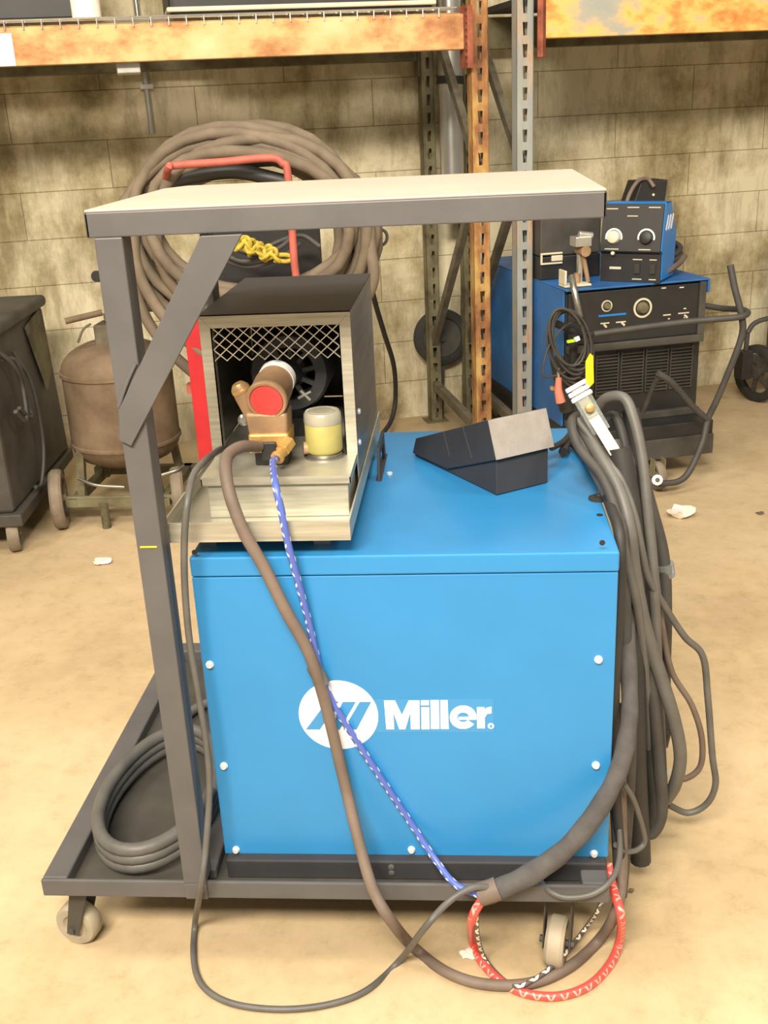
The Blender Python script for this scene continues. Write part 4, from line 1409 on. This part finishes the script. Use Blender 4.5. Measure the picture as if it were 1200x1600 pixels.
for u, v, wd, hh in ((.25, .5, .05, .005), (.62, .82, .04, .002), (.88, .82, .03, .002), (.62, .12, .04, .002), (.88, .12, .03, .002)):
    mb = MB(FM)
    mb.box(u*FW-wd/2, u*FW+wd/2, -.001, 0, FH*.36*v-hh, FH*.36*v+hh)
    mb.build('printed_mark', M['knob'], fd)

for u in (.62, .88):
    MB(FM).box(u*FW-.012, u*FW+.012, -.008, 0, FH*.36*.32, FH*.36*.66).build('rocker_switch', M['rubber'], fd, bevel=.002)
MB(FM).lathe((.22*FW, -.016, FH*.375), (0, -1, .1), [(0, .009), (.006, .007), (.008, 0)], 16).build('indicator_lamp', M['knob'], fd, smooth=True)
# black case behind control box
q0, q1 = RA(842, 352, 2.850), RA(935, 412, 2.850)
t = thing('tool_case', 'black rectangular case with a cream latch on the blue welder left of the control box', 'case', RM @ Vector(((q0.x+q1.x)/2, 2.900, zt0)), T17)
MB(RM).box(q0.x, q1.x, 2.830, 3.070, zt0, zt0+.10).build('case_base', M['black'], t, bevel=.005)
MB(RM).box(q0.x, q1.x, 2.830, 3.070, zt0+.102, max(q0.z, zt0+.18)+.03).build('case_lid', M['black_dusty'], t, bevel=.006)
c = RA(862, 404, 2.820)
mb = MB(RM)
mb.box(c.x-.05, c.x+.05, 2.818, 2.828, c.z-.025, c.z-.017)
mb.box(c.x-.05, c.x+.05, 2.818, 2.828, c.z+.017, c.z+.025)
mb.box(c.x-.05, c.x-.042, 2.818, 2.828, c.z-.017, c.z+.017)
mb.box(c.x+.0, c.x+.05, 2.816, 2.829, c.z-.012, c.z+.012)
mb.build('case_latch', M['cream'], t, bevel=.002)
# tall dark post behind control box
q0, q1 = PB(1003, 345, 2.970), PB(1018, 282, 2.970)
t = thing('spool_cover', 'tall leaning black steel cover behind the control box', 'cover', (q0.x, q0.y, zt0))
qq = RM.inverted() @ q0
MB(RM).ext([(qq.x-.07, 2.950, zt0), (qq.x+.07, 2.950, zt0), (qq.x+.105, 2.950, q1.z), (qq.x-.02, 2.950, q1.z), (qq.x-.055, 2.950, q1.z-.10)], (0, .14, 0)).build('cover_body', M['black'], t, bevel=.004)
MB(RM).ext([(qq.x+.07, 2.945, zt0), (qq.x+.078, 2.945, zt0), (qq.x+.113, 2.945, q1.z), (qq.x+.105, 2.945, q1.z)], (0, .16, 0)).build('cover_edge', M['strut'], t)
MB(RM).lathe((qq.x+.04, 2.950, q1.z-.06), (0, -1, 0), [(0, .006), (.003, .006), (.003, 0)], 12).build('rivet', M['cream'], t)
hose('arched_cable', [PB(x, y, b) for x, y, b in ((975, 335, 2.900), (983, 305, 2.910), (997, 283, 2.930), (1012, 280, 2.950), (1022, 292, 2.930))], .009, M['brown'], 'brown cable arching over the leaning black cover', 'cable')
# gun / clamp hardware
t = thing('ground_clamp', 'worn cream and brass clamp hardware on the blue welder beside the post', 'clamp', PB(895, 425, 2.610))
c = RA(898, 415, 2.610)
mb = MB(RM)
cz0 = zt0+.002
mb.box(c.x-.055, c.x+.065, 2.580, 2.650, cz0, cz0+.010)
mb.box(c.x-.055, c.x-.045, 2.580, 2.650, cz0+.01, cz0+.07)
mb.build('clamp_bracket', M['cream'], t, bevel=.003)
mb = MB(RM)
mb.cyl((c.x+.045, 2.600, cz0+.14), (c.x+.045, 2.670, cz0+.14), .022, 18)
mb.cyl((c.x+.02, 2.630, cz0+.01), (c.x+.02, 2.630, cz0+.05), .014, 14)
mb.cyl((c.x+.07, 2.630, cz0+.01), (c.x+.045, 2.635, cz0+.13), .010, 14)
mb.build('clamp_bolt', M['bronze'], t, smooth=True)
mb = MB(RM)
mb.box(c.x+.0, c.x+.07, 2.600, 2.670, cz0+.16, cz0+.20)
mb.cyl((c.x+.02, 2.620, cz0+.21), (c.x+.08, 2.620, cz0+.20), .014, 14)
mb.box(c.x+.03, c.x+.05, 2.640, 2.665, cz0+.01, cz0+.20)
mb.build('clamp_jaw', M['zinc'], t, bevel=.003)
hose('torch_lead', [PB(x, y, b) for x, y, b in ((893, 432, 2.550), (897, 452, 2.500), (902, 475, 2.480), (906, 495, 2.480))], .0135, M['steel_side'], 'pale metal tube dropping from the clamp over the welder front edge', 'tube')
# loops of cable at right of control box
for i, (dy, lb_) in enumerate(((0, 'uppermost'), (12, 'middle'), (24, 'lowest'))):
    hose('looped_cable', [PB(x, y+dy*.7, b) for x, y, b in ((1030, 378, 2.970), (1050, 378, 2.950), (1063, 386, 2.850), (1056, 396, 2.800), (1036, 402, 2.770))], .012, M['cable'],
         lb_+' loop of the dark cable stacked right of the control box', 'cable', 'cable loops right of the control box')
hose('sloping_cable', [PB(x, y, b) for x, y, b in ((1070, 400, 2.750), (1060, 412, 2.670), (1040, 426, 2.600), (1018, 442, 2.550))], .013, M['brown'], 'brown cable sloping down in front of the control box cover', 'cable')
# coil of thin cable hanging
pts = []
for i in range(6*24):
    a = 2*PI*i/24
    k = i/24
    q = PB(890+(34-1.5*k)*math.cos(a)*math.cos(.3)+5*math.sin(k*2)+12*math.sin(a), 548+(60-3*k)*math.sin(a)-6*math.cos(a)-4*k, 2.410-.012*k)
    pts.append(q)
tag(MB().tube(pts, .0052, 8).build('hanging_coil', M['cable'], smooth=True), 'thin black cable coil hanging on the front of the dusty blue welder', 'cable')
hose('outer_loop', [PB(x, y, b) for x, y, b in ((905, 500, 2.410), (880, 512, 2.390), (856, 545, 2.370), (848, 585, 2.370), (862, 588, 2.390), (885, 580, 2.390), (905, 560, 2.390), (918, 530, 2.390))], .004, M['cable'],
     'loose outer loop of thin cable left of the hanging coil', 'cable')
t = thing('coil_holder', 'black cable holder arm carrying the hanging thin cable coil', 'holder', PB(880, 520, 2.450))
MB().tube([PB(862, 503, 2.450), PB(880, 510, 2.450), PB(905, 522, 2.450), PB(925, 522, 2.450)], .016, 14).build('holder_arm', M['black'], t, smooth=True)
MB().cyl(PB(897, 520, 2.450), PB(893, 600, 2.470), .018, 14).build('holder_stem', M['black'], t, smooth=True)
MB().cyl(PB(870, 560, 2.470), PB(885, 640, 2.500), .03, 14).build('holder_bag', M['cable_dk'], t, smooth=True)
t = thing('cable_tie', 'tiny lime green tie with white tab on the hanging coil', 'tie', PB(893, 533, 2.350))
MB().bar(PB(886, 534, 2.350), PB(897, 532, 2.350), .012, .010).build('green_tie', mat('lime_plastic', (.45, .75, .02), .5), t)
MB().bar(PB(898, 531, 2.350), PB(905, 528, 2.350), .012, .016).build('white_tab', M['white'], t)
t = thing('yellow_tag', 'bright yellow tag hanging upright beside the thin cable coil', 'tag', PB(922, 582, 2.350))
mb = MB()
L4 = [PB(x, y, 2.350) for x, y in ((915, 565), (922, 552), (927, 556), (928, 598), (918, 609), (915, 600))]
mb.ext(L4, RN*.002)
mb.build('tag_card', M['yellow'], t)
t = thing('electrode_holder', 'faded pink handled clamp hanging below the thin cable coil', 'clamp', PB(873, 610, 2.390))
mb = MB()
mb.tube([PB(873, 590, 2.390), PB(872, 608, 2.390), PB(876, 628, 2.390)], .017, 14, rf=lambda t: .7+.5*t)
mb.build('clamp_handle', M['pink'], t, smooth=True)
MB().cyl(PB(872, 575, 2.390), PB(873, 592, 2.390), .006, 10).build('clamp_shank', M['zinc'], t, smooth=True)
MB().lathe(PB(862, 606, 2.410), -RN, [(0, .009), (.01, .009), (.01, 0)], 14).build('clamp_tip', M['brass'], t, smooth=True)

# ------------------------------------------------------------ cart at right edge
rw = RA(1182, 580, 3.35)
rc = thing('wheeled_trolley', 'dark trolley with a spoked wheel half cut off by the right edge', 'trolley', RM @ Vector((rw.x+.2, 3.5, 0)), T17)
wc_ = PB(1183, 583, 3.45)
wheel(rc, wc_, (-.95, -.62, 0), wc_.z-.002, .04, M['rubber'], M['black_dusty'], .28, 6)
mb = MB()
mb.tube(catmull([PB(1168, 520, 3.4), PB(1178, 506, 3.4), PB(1198, 498, 3.4), PB(1240, 492, 3.4), PB(1270, 510, 3.4)], 6), .013, 12)
mb.build('trolley_handle', M['cable'], rc, smooth=True)
MB().tube([PB(1168, 520, 3.4), PB(1164, 560, 3.42)], .013, 12).build('trolley_leg', M['cable'], rc, smooth=True)
q = RA(1162, 565, 3.42)
MB(RM).box(q.x-.03, q.x+.03, 3.38, 3.46, q.z-.09, q.z+.06).build('trolley_bracket', M['black'], rc, bevel=.004)
MB(RM).box(q.x+.12, q.x+.6, 3.48, 3.70, .16, .20).build('trolley_deck', M['black_dusty'], rc)
MB(RM).box(q.x+.30, q.x+.6, 3.48, 3.70, .20, .85).build('trolley_body', M['black_dusty'], rc, bevel=.01)
wheel(rc, RM @ Vector((q.x+.55, 3.44, .128)), (0, -1, 0), .126, .04, M['rubber'], M['black_dusty'], .28, 6)


# ------------------------------------------------------------ litter
def crumple(name, x, y, s, m, label, cat, flat=.5, seed=1):
    rnd = random.Random(seed)
    p = PZ(x, y, 0)
    bm = bmesh.new()
    bmesh.ops.create_icosphere(bm, subdivisions=2, radius=1)
    for v in bm.verts:
        k = rnd.uniform(.5, 1.15)
        v.co = Vector((v.co.x*k*s, v.co.y*k*s*.8, v.co.z*k*s*flat))
    zmin = min(v.co.z for v in bm.verts)
    for v in bm.verts:
        v.co += Vector((p.x, p.y, -zmin+.0005))
    mb = MB()
    mb.bm.free()
    mb.bm = bm
    return tag(mb.build(name, m), label, cat)


crumple('crumpled_tissue', 1064, 808, .055, M['paper'], 'crumpled white tissue on the floor right of the cable bundle', 'litter', .5, 3)
crumple('paper_scrap', 160, 880, .04, M['paper'], 'small torn paper scrap on the floor left of the bench post', 'litter', .25, 5)
crumple('paper_scrap', 733, 1492, .022, M['paper'], 'flat paper scrap on the floor behind the red hose', 'litter', .12, 8)
crumple('floor_chip', 986, 1394, .008, M['old_post'], 'tiny dark chip on the floor right of the cart', 'litter', .5, 9)
crumple('floor_chip', 1188, 803, .02, M['brown'], 'thin brown chip on the floor at the right edge', 'litter', .2, 11)
